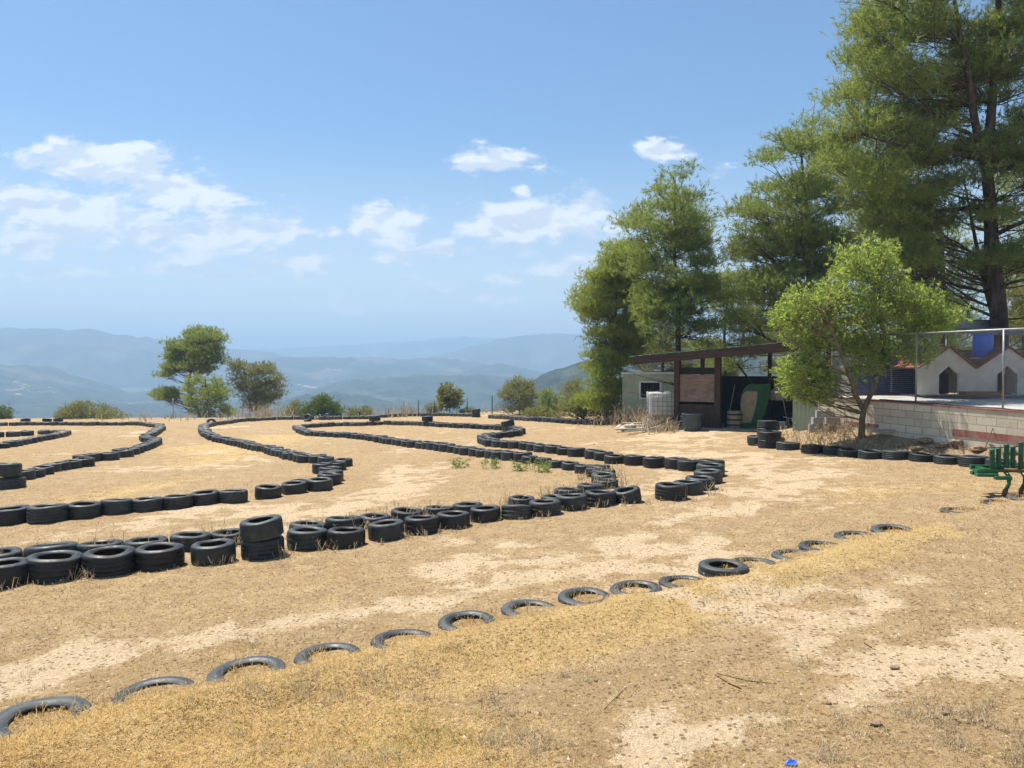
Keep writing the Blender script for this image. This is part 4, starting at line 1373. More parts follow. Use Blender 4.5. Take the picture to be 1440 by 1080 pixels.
MB().box((-0.06, 1.6, 1.0), (0.04, 2.9, 2.0), None, 0.004).build('side_wall', M['dark_timber'], shed)
MB().box((2.9, 1.3, 0.02), (6.0, 3.6, 0.10), None, 0.02).build('floor_slab', M['concrete'], shed)
mb = MB()
mb.tube([(2.0, 1.2, 2.55), (2.75, 1.6, 1.4)], 0.035, 6)
mb.build('brace', M['dark_timber'], shed)


def sw(s, v, z=0.0):
    return Vector((A[0] + SU[0] * s + SV[0] * v, A[1] + SU[1] * s + SV[1] * v, SZ + z))


# things standing in and by the shed
def barrel_prof(r, h, bulge=0.06, bands=(0.2, 0.5, 0.8)):
    prof = [(0.001, 0.0), (r * .93, 0.0), (r * .97, 0.02)]
    for k in range(1, 24):
        u = k / 24
        rr = r * (1 + bulge * math.sin(math.pi * u) - bulge * .3)
        for b in bands:
            if abs(u - b) < 0.025: rr += 0.016
        prof.append((rr, h * u))
    return prof + [(r * .97, h - .02), (r * .93, h), (r * .86, h), (r * .85, h - .03), (0.001, h - .03)]


bx = empty('feed_barrel', sw(2.15, 0.35, 0.07), 'tan barrel with dark hoops just inside the shed', 'barrel')
MB().lathe(barrel_prof(0.27, 0.66), segs=28).build('body', M['barrel_tan'], bx)
mb = MB()
for z in (0.13, 0.33, 0.53):
    mb.lathe([(0.285, z - .03), (0.300, z - .03), (0.300, z + .03), (0.285, z + .03)], segs=28, closed=True)
mb.build('hoop', M['dark_timber'], bx)
# green curved plastic half-disc
gp = empty('plastic_slide', sw(2.95, 0.75, 0.06), 'curved green plastic panel standing on edge in the shed', 'plastic panel', shed_rz + 0.35)
poly = [(-0.62, 0.0)]
for k in range(21):
    a = math.pi * k / 20
    poly.append((-0.25 - 0.42 * math.cos(a) if k < 10 else -0.25 + 0.95 * math.sin(a * 0.5 + 0.0) * (1 - (k - 10) / 14), 0.95 + 0.75 * math.sin(a) if k < 10 else 1.70 - (k - 10) * 0.165))
MB().prism(poly, -0.08, 0.08).build('panel', M['green_plastic'], gp)
MB().prism([(x * .55 - .28, z * .72 + .2) for x, z in poly], -0.13, -0.082).build('inner_face', M['barrel_tan'], gp)


def blob(name, c, size, mat, label, cat, seed, n=4, rough=0.25):
    """A lumpy soft or stony thing: a subdivided ball pushed about by noise, flattened where it lies."""
    bm = bmesh.new()
    bmesh.ops.create_icosphere(bm, subdivisions=n, radius=1.0)
    rng = random.Random(seed)
    from mathutils import noise as mn
    off = Vector((rng.uniform(0, 50), rng.uniform(0, 50), rng.uniform(0, 50)))
    for v in bm.verts:
        f = 1 + rough * (mn.fractal(v.co * 1.6 + off, 1.0, 2.0, 4) )
        v.co = Vector((v.co.x * f * size[0], v.co.y * f * size[1], max(v.co.z * f, -0.55) * size[2]))
    for f in bm.faces: f.smooth = True
    me = bpy.data.meshes.new(name); bm.to_mesh(me); bm.free()
    o = link(name, me, M[mat]); o.location = c
    return tag(o, label, cat)


# shelf bench carrying the sack
bn = empty('work_bench', sw(3.55, 1.9, 0.07), 'dark bench at the back of the shed under a white sack', 'bench', shed_rz)
MB().box((0, 0, 1.02), (1.3, 0.6, 0.05), None, .006).build('bench_top', M['dark_timber'], bn)
for sx in (-.58, .58):
    for sy in (-.24, .24):
        MB().box((sx, sy, .5), (.07, .07, 1.0), None, .006).build('leg', M['dark_timber'], bn)
blob('sack', sw(3.45, 1.85, 1.07 + 0.16 + .05), (0.34, 0.26, 0.34), 'sack', 'crumpled whitish sack on the bench in the shed', 'sack', 3)
wb = empty('wheelbarrow', sw(4.75, 0.5, 0.07), 'black wheelbarrow tipped up at the open side of the shed', 'wheelbarrow', shed_rz + 2.6)
b = bmesh.new()
top = [(-.42, -.3, .62), (.42, -.3, .62), (.5, .32, .62), (-.5, .32, .62)]
bot = [(-.22, -.18, .32), (.22, -.18, .32), (.26, .18, .32), (-.26, .18, .32)]
mbw = MB(); B_ = mbw.bm
tv = [B_.verts.new(p) for p in top]; bv = [B_.verts.new(p) for p in bot]
tv2 = [B_.verts.new((p[0] * .94, p[1] * .94, p[2])) for p in top]; bv2 = [B_.verts.new((p[0] * .94, p[1] * .94, p[2] + .02)) for p in bot]
for i in range(4):
    j = (i + 1) % 4
    B_.faces.new((tv[i], tv[j], bv[j], bv[i])); B_.faces.new((tv2[j], tv2[i], bv2[i], bv2[j])); B_.faces.new((tv[j], tv[i], tv2[i], tv2[j]))
B_.faces.new(bv); B_.faces.new(bv2)
mbw.build('tray', M['black_metal'], wb)
mb = MB()
for sx in (-1, 1):
    mb.tube([(sx * .1, -.75, .2), (sx * .2, -.2, .31), (sx * .3, .85, .52)], .018, 8)
    mb.tube([(sx * .26, .35, .40), (sx * .3, .42, 0.02), (sx * .3, .52, .02), (sx * .28, .62, .46)], .015, 8)
mb.build('frame', M['galv'], wb)
MB().lathe([(.10, -.035), (.17, -.045), (.20, -.02), (.20, .02), (.17, .045), (.10, .035)], (0, -.75, .2), 24, True, Euler((0, R(90), 0)).to_matrix()).build('wheel', M['rubber'], wb)

jc = empty('jerry_can', sw(1.95, 1.1, 0.07), 'dark green jerry can against the plank wall inside the shed', 'can', shed_rz + .3)
MB().box((0, 0, .2), (.17, .32, .40), None, .03).build('body', M['bin'], jc)
MB().tube([(0, -.1, .39), (0, -.1, .45), (0, .08, .45), (0, .08, .39)], .012, 6).build('handle', M['black_metal'], jc)
GT2 = 'tools leaning in the shed'
for nm, s0, v0, tilt, lab in (('shovel', 1.78, .75, .16, 'long-handled shovel leaning behind the shed post'), ('rake', 4.0, .9, -.2, 'garden rake leaning beside the wheelbarrow')):
    tl = empty(nm, sw(s0, v0, .07), lab, nm, shed_rz, GT2)
    MB().tube([(0, 0, .2), (tilt * 1.5, .1, 1.65)], .016, 8).build('handle', M['grey_timber'], tl)
    if nm == 'shovel':
        MB().box((0, 0, .12), (.2, .02, .26), None, .008).build('blade', M['black_metal'], tl)
    else:
        h_ = MB().box((0, 0, .14), (.38, .03, .03), None, .004)
        for k in range(8): h_.box((-.17 + k * .049, 0, .08), (.01, .012, .10))
        h_.build('head', M['black_metal'], tl)
bk = empty('bucket', sw(3.9, .55, .07), 'pale plastic bucket on the shed floor by the wheelbarrow', 'bucket', 0)
MB().lathe([(.001, 0), (.12, 0), (.155, .28), (.165, .28), (.165, .30), (.145, .30), (.115, .02), (.001, .02)], segs=24).build('body', M['tank'], bk)
MB().tube([(-.16, 0, .28), (-.15, .03, .15), (0, .17, .11), (.15, .03, .15), (.16, 0, .28)], .005, 5).build('handle', M['galv'], bk)
hl = MB().tube([sw(1.75, .2, 2.5), sw(2.4, .5, 2.33), sw(3.2, .8, 2.42), sw(4.2, 1.0, 2.62), sw(5.4, 1.2, 2.85)], .012, 6).build('cable', M['black_metal'])
tag(hl, 'black cable sagging under the shed roof', 'cable')

# bin and timber pile before the shed
p = hit(976, 607)
bn = empty('plastic_bin', (p[0], p[1] + .35, p[2]), 'dark teal ribbed bin by the shed post', 'bin', 0.2)
prof = [(0.001, 0), (.30, 0), (.31, .02)] + [(.31 + .05 * u / 10 + (.008 if u % 3 == 0 else 0), .02 + .058 * u) for u in range(1, 11)] + [(.39, .61), (.39, .65), (.355, .65), (.345, .60), (.29, .05), (.001, .05)]
MB().lathe(prof, segs=28).build('body', M['bin'], bn)
mb = MB()
for sx in (-1, 1): mb.tube([(sx * .37, -.12, .56), (sx * .44, -.08, .55), (sx * .44, .08, .55), (sx * .37, .12, .56)], .014, 6)
mb.build('handle', M['bin'], bn)

GT = 'boards of the timber pile'
labs = ['long grey board on top of the timber pile by the dry brush', 'grey plank sloping off the front of the timber pile', 'weathered board at the bottom of the timber pile', 'short pale board lying across the timber pile',
        'dark board leaning at the shed end of the timber pile', 'grey board half under the timber pile', 'split plank poking out beside the dark bin']
for i, (px, py, ln, w, yaw, pit, mt) in enumerate([(905, 603, 2.2, .2, .35, -.10, 'grey_timber'), (896, 606, 1.8, .22, .15, -.04, 'grey_timber'), (915, 607, 2.3, .25, .5, -.02, 'grey_timber'), (892, 602, 1.1, .2, -.7, -.06, 'grey_timber'),
                                                 (938, 604, 1.5, .2, .25, -.34, 'dark_timber'), (920, 606, 2.0, .16, -.15, -.05, 'grey_timber'), (945, 605, 1.6, .12, .1, -.22, 'grey_timber')]):
    p = hit(px, py)
    o = MB().box((0, 0, 0), (ln, w, .045), None, .006).build('board', M[mt], None)
    o.location = (p[0], p[1] + .3, p[2] + .05 + (0.09, .04, .0, .15, .26, .02, .18)[i])
    o.rotation_euler = (random.uniform(-.1, .1), pit, yaw)
    tag(o, labs[i], 'board', GT)
p = hit(884, 606)
blob('rubble_stone', (p[0], p[1], p[2] + .1), (.32, .28, .2), 'stone', 'large pale stone at the end of the timber pile', 'stone', 12, 3, .35)
p = hit(872, 604)
blob('rubble_stone', (p[0], p[1], p[2] + .06), (.18, .2, .13), 'stone', 'smaller stone lying apart from the timber pile', 'stone', 13, 3, .35)

# ------------------------------------------------------------------ green hut and tank
p = at(880, 585, 37); hz = float(g0(6.2, 37))
hut = empty('site_hut', (7.0, 37.0, hz), 'pale green cabin with barred white window behind the tank', 'cabin', -0.18)
MB().box((0, 1.2, (1.95 - hz) / 2), (3.3, 2.4, 1.95 - hz), None, .02).build('wall', M['hut_green'], hut)
MB().box((0, 1.2, 1.95 - hz + .045), (3.42, 2.55, .085), None, .015).build('roof', M['white_paint'], hut)
mb = MB()
for sx in (-1.62, 1.62): mb.box((sx, -.012, (1.95 - hz) / 2), (.09, .04, 1.95 - hz), None, .008)
mb.build('corner_trim', M['hut_green'], hut)
wz = at(915, 549, 36.6)[2] - hz; wx = at(915, 549, 36.9)[0] - 7.0
win = MB()
for dx, dz, sx, sz in ((0, .40, 1.06, .08), (0, -.40, 1.06, .08), (-.49, 0, .08, .72), (.49, 0, .08, .72)):
    win.box((wx + dx, -.03, wz + dz), (sx, .06, sz), None, .006)
win = win.build('window', M['white_paint'], hut)
MB().box((wx, -.008, wz), (.90, .03, .72)).build('pane', M['hole'], win)
mb = MB()
for k in range(7): mb.tube([(wx - .42 + k * .14, -.05, wz - .4), (wx - .42 + k * .14, -.05, wz + .4)], .012, 6)
mb.build('bars', M['black_metal'], win)

p = hit(932, 590); ty = 33.0
tx = (930 - CX) / FPX * ty; tz = at(930, 551, ty)[2]; gz1 = float(g0(tx, ty))
tank = empty('water_tank', (tx, ty, tz - 1.16), 'white cube water tank in a metal cage beside the shed', 'tank', -.1)
MB().box((0, 0, .65), (1.08, .92, .96), None, .07).build('bottle', M['tank'], tank)
mb = MB()
for k in range(7):
    x = -.57 + k * .19
    for y in (-.5, .5): mb.tube([(x, y, .14), (x, y, 1.16)], .011, 6)
for k in range(6):
    y = -.5 + k * .2
    for x in (-.58, .58): mb.tube([(x, y, .14), (x, y, 1.16)], .011, 6)
for k in range(6):
    z = .16 + k * .2
    mb.tube([(-.58, -.5, z), (.58, -.5, z), (.58, .5, z), (-.58, .5, z), (-.58, -.5, z)], .011, 6)
mb.build('cage', M['galv'], tank)
mb = MB()
for y in (-.4, 0, .4): mb.box((0, y, .11), (1.16, .14, .03), None, .004)
for x in (-.5, 0, .5):
    for y in (-.4, 0, .4): mb.box((x, y, .04), (.14, .14, .11), None, .004)
mb.build('pallet', M['grey_timber'], tank)
MB().lathe([(.001, 1.13), (.11, 1.13), (.11, 1.19), (.001, 1.19)], segs=20).build('cap', M['black_metal'], tank)
if tz - 1.16 > gz1 + .05:      # it stands on a stack of blocks
    st = empty('tank_plinth', (tx, ty, gz1), 'rough block plinth under the white cube tank', 'plinth', -.1)
    MB().box((0, 0, (tz - 1.16 - gz1) / 2 - .01), (1.2, 1.1, tz - 1.16 - gz1 - .02), None, .02).build('block', M['concrete'], st)

# ------------------------------------------------------------------ kennel terrace
W0 = at(1150, 557, 23.5); W1 = at(1450, 580, 17.6)
ang = math.atan2(W1[1] - W0[1], W1[0] - W0[0])
wl = math.hypot(W1[0] - W0[0], W1[1] - W0[1]) + 2.2
ux, uy = math.cos(ang), math.sin(ang)
tilt_z = (W1[2] - W0[2]) / math.hypot(W1[0] - W0[0], W1[1] - W0[1])


def ww(s, v, z=0.0):
    """Point along the terrace wall: s along, v behind it, z above its top."""
    return Vector((W0[0] + ux * s - uy * v, W0[1] + uy * s + ux * v, W0[2] + tilt_z * s + z))


terr = empty('terrace_wall', ww(0, 0, 0), 'retaining wall of pale concrete blocks with red painted edge below the kennels', 'wall', 0)
OB = Vector(terr.location)
hgt = 1.15


def wall_strip(name, s0, s1, v0, v1, z0, z1, mat, parent, uvm=False, bev=False):
    bm = bmesh.new()
    c = [ww(s, v, z) - OB for s in (s0, s1) for v in (v0, v1) for z in (z0, z1)]
    vs = [bm.verts.new(p) for p in c]
    idx = [(0, 1, 5, 4), (2, 6, 7, 3), (0, 2, 3, 1), (4, 5, 7, 6), (1, 3, 7, 5), (0, 4, 6, 2)]
    uv = bm.loops.layers.uv.new('UVMap')
    for q in idx:
        f = bm.faces.new([vs[i] for i in q])
        for l in f.loops:
            i = [v for v in vs].index(l.vert)
            s = s0 if i < 4 else s1; v = v0 if (i // 2) % 2 == 0 else v1; z = z0 if i % 2 == 0 else z1
            l[uv].uv = (s + v + 0.13, z + 0.005)
    bmesh.ops.recalc_face_normals(bm, faces=bm.faces[:])
    me = bpy.data.meshes.new(name); bm.to_mesh(me); bm.free()
    return link(name, me, M[mat], parent)


wall_strip('block_wall', 0, wl, 0.0, 0.2, -hgt, -0.03, 'blocks', terr)
wall_strip('coping', -.02, wl, -0.02, 0.22, -0.026, 0.012, 'red_paint', terr)
wall_strip('red_band', wl * .52, wl, -0.012, -0.002, -0.74, -0.565, 'red_paint', terr)
wall_strip('red_band', wl * .12, wl * .26, -0.012, -0.002, -0.76, -0.665, 'red_paint', terr)
wall_strip('end_wall', 0.0, 0.2, 0.21, 5.0, -hgt, -0.03, 'blocks', terr)
wall_strip('terrace_floor', 0.21, wl, 0.23, 9.0, -0.3, -0.004, 'concrete', terr)


# chain-link fence on the terrace
fz = empty('chain_link_fence', ww(0, .3, 0), 'galvanised chain-link fence standing on the terrace before the kennels', 'fence', 0)
FB = Vector(fz.location)


def solve_s(px, v):
    ss_ = np.linspace(-1, wl + 2, 600)
    q = [abs(CX + FPX * ww(s, v).x / ww(s, v).y - px) for s in ss_]
    return float(ss_[int(np.argmin(q))])


ps = [solve_s(px, .3) for px in (1170, 1288, 1411)] + [wl - .05]
toph = []
for s in ps:
    P = ww(s, .3)
    toph.append(2.3 + (516 - 463) / 1080 * P.y if s > ps[1] + .1 else 2.3 + (516 - 466) / 1080 * P.y)
TOPZ = 3.20
for s, t in zip(ps, toph):
    P = ww(s, .3, 0)
    mb = MB(); mb.tube([P - FB, Vector((P.x, P.y, TOPZ)) - FB], .024, 10); mb.build('post', M['galv'], fz)
Pa, Pb = ww(ps[0], .3), ww(ps[-1], .3)
MB().tube([Vector((Pa.x, Pa.y, TOPZ)) - FB, Vector((Pb.x, Pb.y, TOPZ)) - FB], .024, 8).build('rail', M['galv'], fz)
mb = MB()
Lf = (ps[-1] - ps[0]); step = .075; Hh = TOPZ - Pa.z
nw = int((Lf + Hh) / step)
for k in range(nw):
    for sg in (1, -1):
        s0 = ps[0] + k * step - (Hh if sg > 0 else 0) * 1.0
        s_a, s_b = (s0, s0 + Hh) if sg > 0 else (s0, s0 - Hh)
        za, zb = 0.02, Hh - .02

        def cl(s): return min(max(s, ps[0]), ps[-1])
        ca, cb = cl(s_a), cl(s_b)
        ta = (ca - s_a) / (s_b - s_a); tb = (cb - s_a) / (s_b - s_a)
        if abs(ta - tb) < 1e-4: continue
        Q0 = ww(ca, .3); Q1 = ww(cb, .3)
        z0 = Pa.z + za + (zb - za) * ta; z1 = Pa.z + za + (zb - za) * tb
        mb.tube([Vector((Q0.x, Q0.y, z0)) - FB, Vector((Q1.x, Q1.y, z1)) - FB], .0017, 3, False)
mb.build('wire_mesh', M['galv'], fz)
# black hose along the coping
mb = MB()
pts = []
for k in range(40):
    s = ps[1] - 1.0 + (wl - ps[1] + 1.0) * k / 39
    pts.append(ww(s, .10 + .05 * math.sin(k * .7), .03 + .004 * math.sin(k * 1.3)))
o = MB().tube(pts, .016, 8).build('hose', M['black_metal'])
tag(o, 'black hose lying along the top of the terrace wall', 'hose')

# kennels
KY = 23.0
Kz = ww(solve_s(1335, 2.5), 2.5).z + 0.0
kb = at(1335, 555, KY)
Kz = kb[2]
zp = at(1335, 489, KY)[2] - Kz; zv = at(1372, 519, KY)[2] - Kz
xg = [at(px, 500, KY)[0] for px in (1290, 1335, 1372.5, 1418, 1462, 1505)]
ken = empty('kennel_house', (kb[0], KY, Kz), 'row of beige dog kennels with pointed doorways and red gabled roofs', 'kennel', 0)
ox = kb[0]
prof = [(xg[0] - ox, 0)] + [(xg[0] - ox, zv)]
for i in range(1, 6): prof.append((xg[i] - ox, zp if i % 2 == 1 else zv))
prof.append((xg[5] - ox, 0))


def door_poly(cx): return [(cx - .30, 0.01), (cx + .30, 0.01), (cx + .30, .60), (cx, .86), (cx - .30, .60)]


doors = [xg[1] - ox, xg[3] - ox - .02, xg[5] - ox - .35]
# front wall built as strips round the doorways
mb = MB()
gx = [p[0] for p in prof[1:-1]]; gz_l = [p[1] for p in prof[1:-1]]


def topz(x): return float(np.interp(x, gx, gz_l))


cuts = sorted(set([xg[0] - ox, xg[5] - ox] + gx + [d + q for d in doors for q in (-.30, 0, .30)]))
cuts = [c for c in cuts if xg[0] - ox - 1e-6 <= c <= xg[5] - ox + 1e-6]
for x0, x1 in zip(cuts[:-1], cuts[1:]):
    if x1 - x0 < 1e-4: continue
    xm = (x0 + x1) / 2

    def lo(x):
        for d in doors:
            if abs(xm - d) < .30: return .60 + .26 * (1 - abs(x - d) / .30)
        return 0.0
    mb.prism([(x0, lo(x0)), (x1, lo(x1)), (x1, topz(x1)), (x0, topz(x0))], 0, .10)
bmesh.ops.remove_doubles(mb.bm, verts=mb.bm.verts[:], dist=1e-4)
mb.build('front_wall', M['render'], ken)
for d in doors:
    MB().prism(door_poly(d), .55, .60).build('doorway_shade', M['hole'], ken)  # near-black panel stands in for the shade inside the opening
MB().prism([(p[0], p[1]) for p in prof], 1.5, 1.6).build('back_wall', M['render'], ken)
for i in range(5):
    x0, x1 = xg[i] - ox, xg[i + 1] - ox
    z0, z1 = gz_l[i], gz_l[i + 1]
    n = Vector((-(z1 - z0), 0, x1 - x0)).normalized()
    mb = MB()
    ln = math.hypot(x1 - x0, z1 - z0)
    nt_ = 6
    for k in range(nt_):       # overlapping tile courses
        a0, a1 = k / nt_, (k + 1) / nt_
        pz = 0.006
        q = [(x0 + (x1 - x0) * a0, z0 + (z1 - z0) * a0 + .012), (x0 + (x1 - x0) * a1, z0 + (z1 - z0) * a1 + .012)]
        lift = (.03, .012) if z1 > z0 else (.012, .03)
        mb.prism([q[0], q[1], (q[1][0] + n.x * lift[1], q[1][1] + n.z * (lift[1] + .02)), (q[0][0] + n.x * lift[0], q[0][1] + n.z * (lift[0] + .02))], -.10, 1.72)
    mb.build('roof', M['roof_red'], ken)
MB().box((xg[2] - ox, -.22, .05), (1.05, .36, .10), None, .01).build('step', M['rust'], ken)

# blue barrel standing on the kennel roof valley
bb = at(1382, 502, KY + .7)
bar = empty('blue_barrel', bb, 'bright blue plastic barrel set on the kennel roof', 'barrel')
MB().lathe(barrel_prof(.275, .70, .03, (.33, .66)), segs=28).build('body', M['blue'], bar)
MB().box((0, 0, -.17), (.5, .5, .33), None, .02).build('stand', M['concrete'], bar)

# blue slats beside the kennels, grey box, awning
sl = empty('slatted_screen', at(1247, 556, 24.5), 'dark blue slatted screen behind the young leafy tree', 'screen', -.05)
mb = MB()
for k in range(17): mb.box((0, 0, .04 + k * .062), (1.95, .03, .05), (R(-22), 0, 0), .004)
mb.build('slats', M['navy'], sl)
for sx in (-1.0, -.0, 1.0): MB().box((sx, .05, .52), (.06, .05, 1.12), None, .006).build('post', M['navy'], sl)
bw = empty('block_shed', at(1252, 560, 25.2), 'low dark hut wall behind the blue slats', 'hut', -.05)
MB().box((0, 1.0, .62), (2.5, 1.9, 1.5), None, .02).build('wall', M['grey_sheet'], bw)
MB().box((0, 1.0, 1.40), (2.7, 2.2, .07), None, .01).build('roof', M['dark_sheet'], bw)
aw = empty('awning', at(1405, 560, 26.5), 'flat greenish awning roof above the kennels', 'awning', 0)
az0 = aw.location.z
zt_ = at(1400, 463, 26.5)[2] - az0
MB().box((1.0, 0, zt_ - .12), (5.2, 2.0, .04), (R(2), 0, 0), .004).build('roof_sheet', M['grey_sheet'], aw)
MB().box((1.0, -1.0, zt_ - .12), (5.2, .05, .24), None, .004).build('fascia', M['grey_sheet'], aw)
for sx in (-1.5, 1.2, 3.5):
    MB().tube([(sx, .6, -.4), (sx, .6, zt_ - .15)], .04, 8).build('post', M['galv'], aw)
gb = empty('grey_box', at(1374, 462, 26.3), 'grey metal box resting on the awning edge', 'box', 0)
MB().box((0, .3, .13), (1.1, .55, .27), None, .012).build('body', M['galv'], gb)
MB().box((0, .3, .285), (1.16, .6, .03), None, .008).build('lid', M['galv'], gb)

# blocks, sheet and mesh between shed and terrace
p = hit(1132, 604)
sh = empty('metal_sheet', (p[0], p[1], p[2]), 'grey-green metal sheet standing at the shed corner', 'sheet', -.35)
poly = [(x / 20 - .35, 0) for x in range(0)]
mb = MB()
prof = [(-.36 + .72 * k / 36, .012 * math.sin(k * 1.05)) for k in range(37)]
b = mb.bm
lo_ = [b.verts.new((x, y, -.05)) for x, y in prof] ; hi_ = [b.verts.new((x, y + .10, 1.0)) for x, y in prof]
lo2 = [b.verts.new((x, y + .004, -.05)) for x, y in prof]; hi2 = [b.verts.new((x, y + .104, 1.0)) for x, y in prof]
for k in range(36):
    b.faces.new((lo_[k], lo_[k + 1], hi_[k + 1], hi_[k])); b.faces.new((lo2[k + 1], lo2[k], hi2[k], hi2[k + 1])); b.faces.new((hi_[k], hi_[k + 1], hi2[k + 1], hi2[k]))
mb.build('panel', M['hut_green'], sh)
GBk = 'loose concrete blocks by the shed'
for i, (px, dz, lab) in enumerate([(1153, 0, 'bottom concrete block nearest the metal sheet'), (1173, 0, 'bottom concrete block nearest the leafy tree'), (1157, .2, 'second-layer block on the small pile near the metal sheet'),
                                   (1175, .2, 'second-layer block on the small pile near the leafy tree'), (1163, .4, 'topmost concrete block of the small pile by the shed')]):
    p = hit(px, 606)
    o = MB()
    o.box((0, -.095, .1), (.48, .03, .195), None, .006).box((0, .095, .1), (.48, .03, .195), None, .006)
    for x in (-.225, 0, .225): o.box((x, 0, .1), (.03, .16, .19))
    o = o.build('concrete_block', M['blocks' if False else 'concrete'])
    o.location = (p[0], p[1] + .2, p[2] - .01 + dz); o.rotation_euler = (0, 0, random.uniform(-.3, .1))
    tag(o, lab, 'block', GBk)
p = hit(1188, 606)
ms = empty('mesh_panel', (p[0], p[1], p[2]), 'rusty wire mesh panel leaning on the terrace corner', 'mesh panel', -.3)
mb = MB()
for k in range(11): mb.tube([(-.5 + k * .1, 0 + .0, -.02), (-.5 + k * .1, .22, .85)], .004, 5)
for k in range(9): mb.tube([(-.5, .22 * k / 8, .85 * k / 8), (.5, .22 * k / 8, .85 * k / 8)], .004, 5)
mb.build('grid', M['rust'], ms)
# pale plank, stick and stones on the bank
p = hit(1252, 613)
o = MB().box((0, 0, 0), (1.6, .22, .06), None, .008).build('plank', M['grey_timber'])
p2 = hit(1285, 603)
o.location = ((p[0] + p2[0]) / 2, (p[1] + p2[1]) / 2, (p[2] + p2[2]) / 2 + .07)
o.rotation_euler = (0, -.05, math.atan2(p2[1] - p[1], p2[0] - p[0])); tag(o, 'pale plank lying across the soil bank below the block wall', 'plank')
GC = 'clods on the soil bank'
rng = random.Random(5)
for i, (px, py, s) in enumerate([(1302, 622, .16), (1325, 628, .12), (1350, 625, .18), (1290, 632, .11), (1378, 633, .14), (1405, 628, .17), (1425, 638, .13), (1265, 628, .10), (1335, 617, .13)]):
    p = hit(px, py)
    blob('soil_clod', (p[0], p[1], p[2] + s * .25), (s * rng.uniform(.9, 1.6), s, s * .6), 'soil', 'brown soil clod on the bank, %s from the pale plank' % ordinal(i + 1), 'clod', 30 + i, 3, .45)['group'] = GC
p = hit(1440, 668); q = hit(1398, 622)
o = MB().tube([(q[0], q[1], q[2] + .45), ((p[0] + q[0]) / 2 - .5, (p[1] + q[1]) / 2, (p[2] + q[2]) / 2 + .2), (q[0] + .25, q[1] - 1.0, q[2] + .02)], [.012, .014, .016], 6).build('stick', M['dark_timber'])
tag(o, 'bare stick poking from the soil bank near the green planter', 'stick')

# ------------------------------------------------------------------ green planter machine
p = hit(1412, 697)
PL = empty('seed_planter', (p[0], p[1], p[2]), 'green metal seed planter with a row of coil tubes and rusty feet', 'planter', -.12)
mb = MB()
mb.box((.55, 0, .43), (1.9, .08, .055), None, .01)
mb.box((.55, .34, .44), (1.9, .08, .08), None, .01)
for x in (-.3, .25, .8, 1.35): mb.box((x, .17, .43), (.08, .30, .07), None, .008)
mb.build('frame', M['machine_green'], PL)
mb = MB()
mb.box((-.33, -.10, .36), (.34, .12, .05), None, .01).box((-.28, .10, .37), (.42, .10, .06), None, .01).box((-.12, -.2, .33), (.26, .1, .06), None, .01).box((-.4, .02, .41), (.14, .18, .07), None, .01)
mb.build('drawbar', M['machine_green'], PL)
for k in range(13):
    x = -.19 + k * .115; y = .02 if k % 2 == 0 else .05; hh = .28 + .02 * (k % 3) + (.05 if k >= 2 else 0) + (.06 if k >= 4 else 0)
    pr = [(.001, 0), (.034, 0)]
    for j in range(22):
        z = .02 + j * hh / 22
        pr += [(.038, z), (.046, z + hh / 66), (.038, z + hh / 33)]
    pr += [(.034, hh + .02), (.046, hh + .03), (.046, hh + .045), (.03, hh + .05), (.001, hh + .05)]
    MB().lathe(pr, (x, y, .46), 18).build('coil_tube', M['machine_green'], PL)
for k, (x, y) in enumerate([(-.02, -.10), (.30, .04), (.66, -.10), (1.0, .04)]):
    lg = MB().tube([(x + .03, y + .1, .42), (x + .05, y, .33), (x + .02, y - .05, .22), (x - .04, y - .07, .12)], [.034, .036, .034, .03], 8).build('leg', M['machine_green'], PL)
    MB().box((x - .055, y - .07, .05), (.075, .04, .17), (0, .18, 0), .008).build('foot', M['rust'], lg)
MB().tube([(-.05, -.09, .46), (.3, -.1, .45), (.9, -.1, .46)], .025, 8).build('axle', M['rust'], PL)

# ------------------------------------------------------------------ small things on the ground
GS = 'stones on the bare soil'
for i, (px, py, s, lab) in enumerate([(1258, 941, .05, 'largest stone on the pale bare patch'), (1232, 1020, .05, 'rounded stone below the pale bare patch'), (1165, 990, .03, 'small stone at the tip of the pale bare patch'),
                                      (838, 958, .025, 'small stone on the trampled straw'), (1330, 1005, .035, 'stone at the lower edge of the bare soil'), (835, 625, .05, 'dark stone alone on the sandy track before the hut')]):
    p = hit(px, py)
    blob('stone', (p[0], p[1], p[2] + s * .3), (s * .7, s * .5, s * .3), 'soil', lab, 'stone', 60 + i, 3, .4)['group'] = GS
rng = np.random.default_rng(3)
V, F = [], []
for _ in range(1500):
    x, y = hit_xy = (rng.uniform(-5.5, 7), rng.uniform(4.2, 14))
    z = float(g(x, y)); s = rng.uniform(.004, .016)
    ring = np.array([[math.cos(a), math.sin(a), 0] for a in np.arange(6) * 1.047]) * rng.uniform(.6, 1.2, (6, 1)) * s
    b0 = len(V)
    V += [np.array([x, y, z - .002]) + r for r in ring] + [np.array([x, y, z + s * .8]) + rng.normal(0, s * .2, 3)]
    F += [(b0 + k, b0 + (k + 1) % 6, b0 + 6) for k in range(6)]
tag(link('gravel', np_mesh('gravel', np.array(V), np.array(F)), M['stone']), 'tiny pebbles and crumbs on the soil', 'gravel', kind='stuff')
GW = 'twigs on the trampled straw'
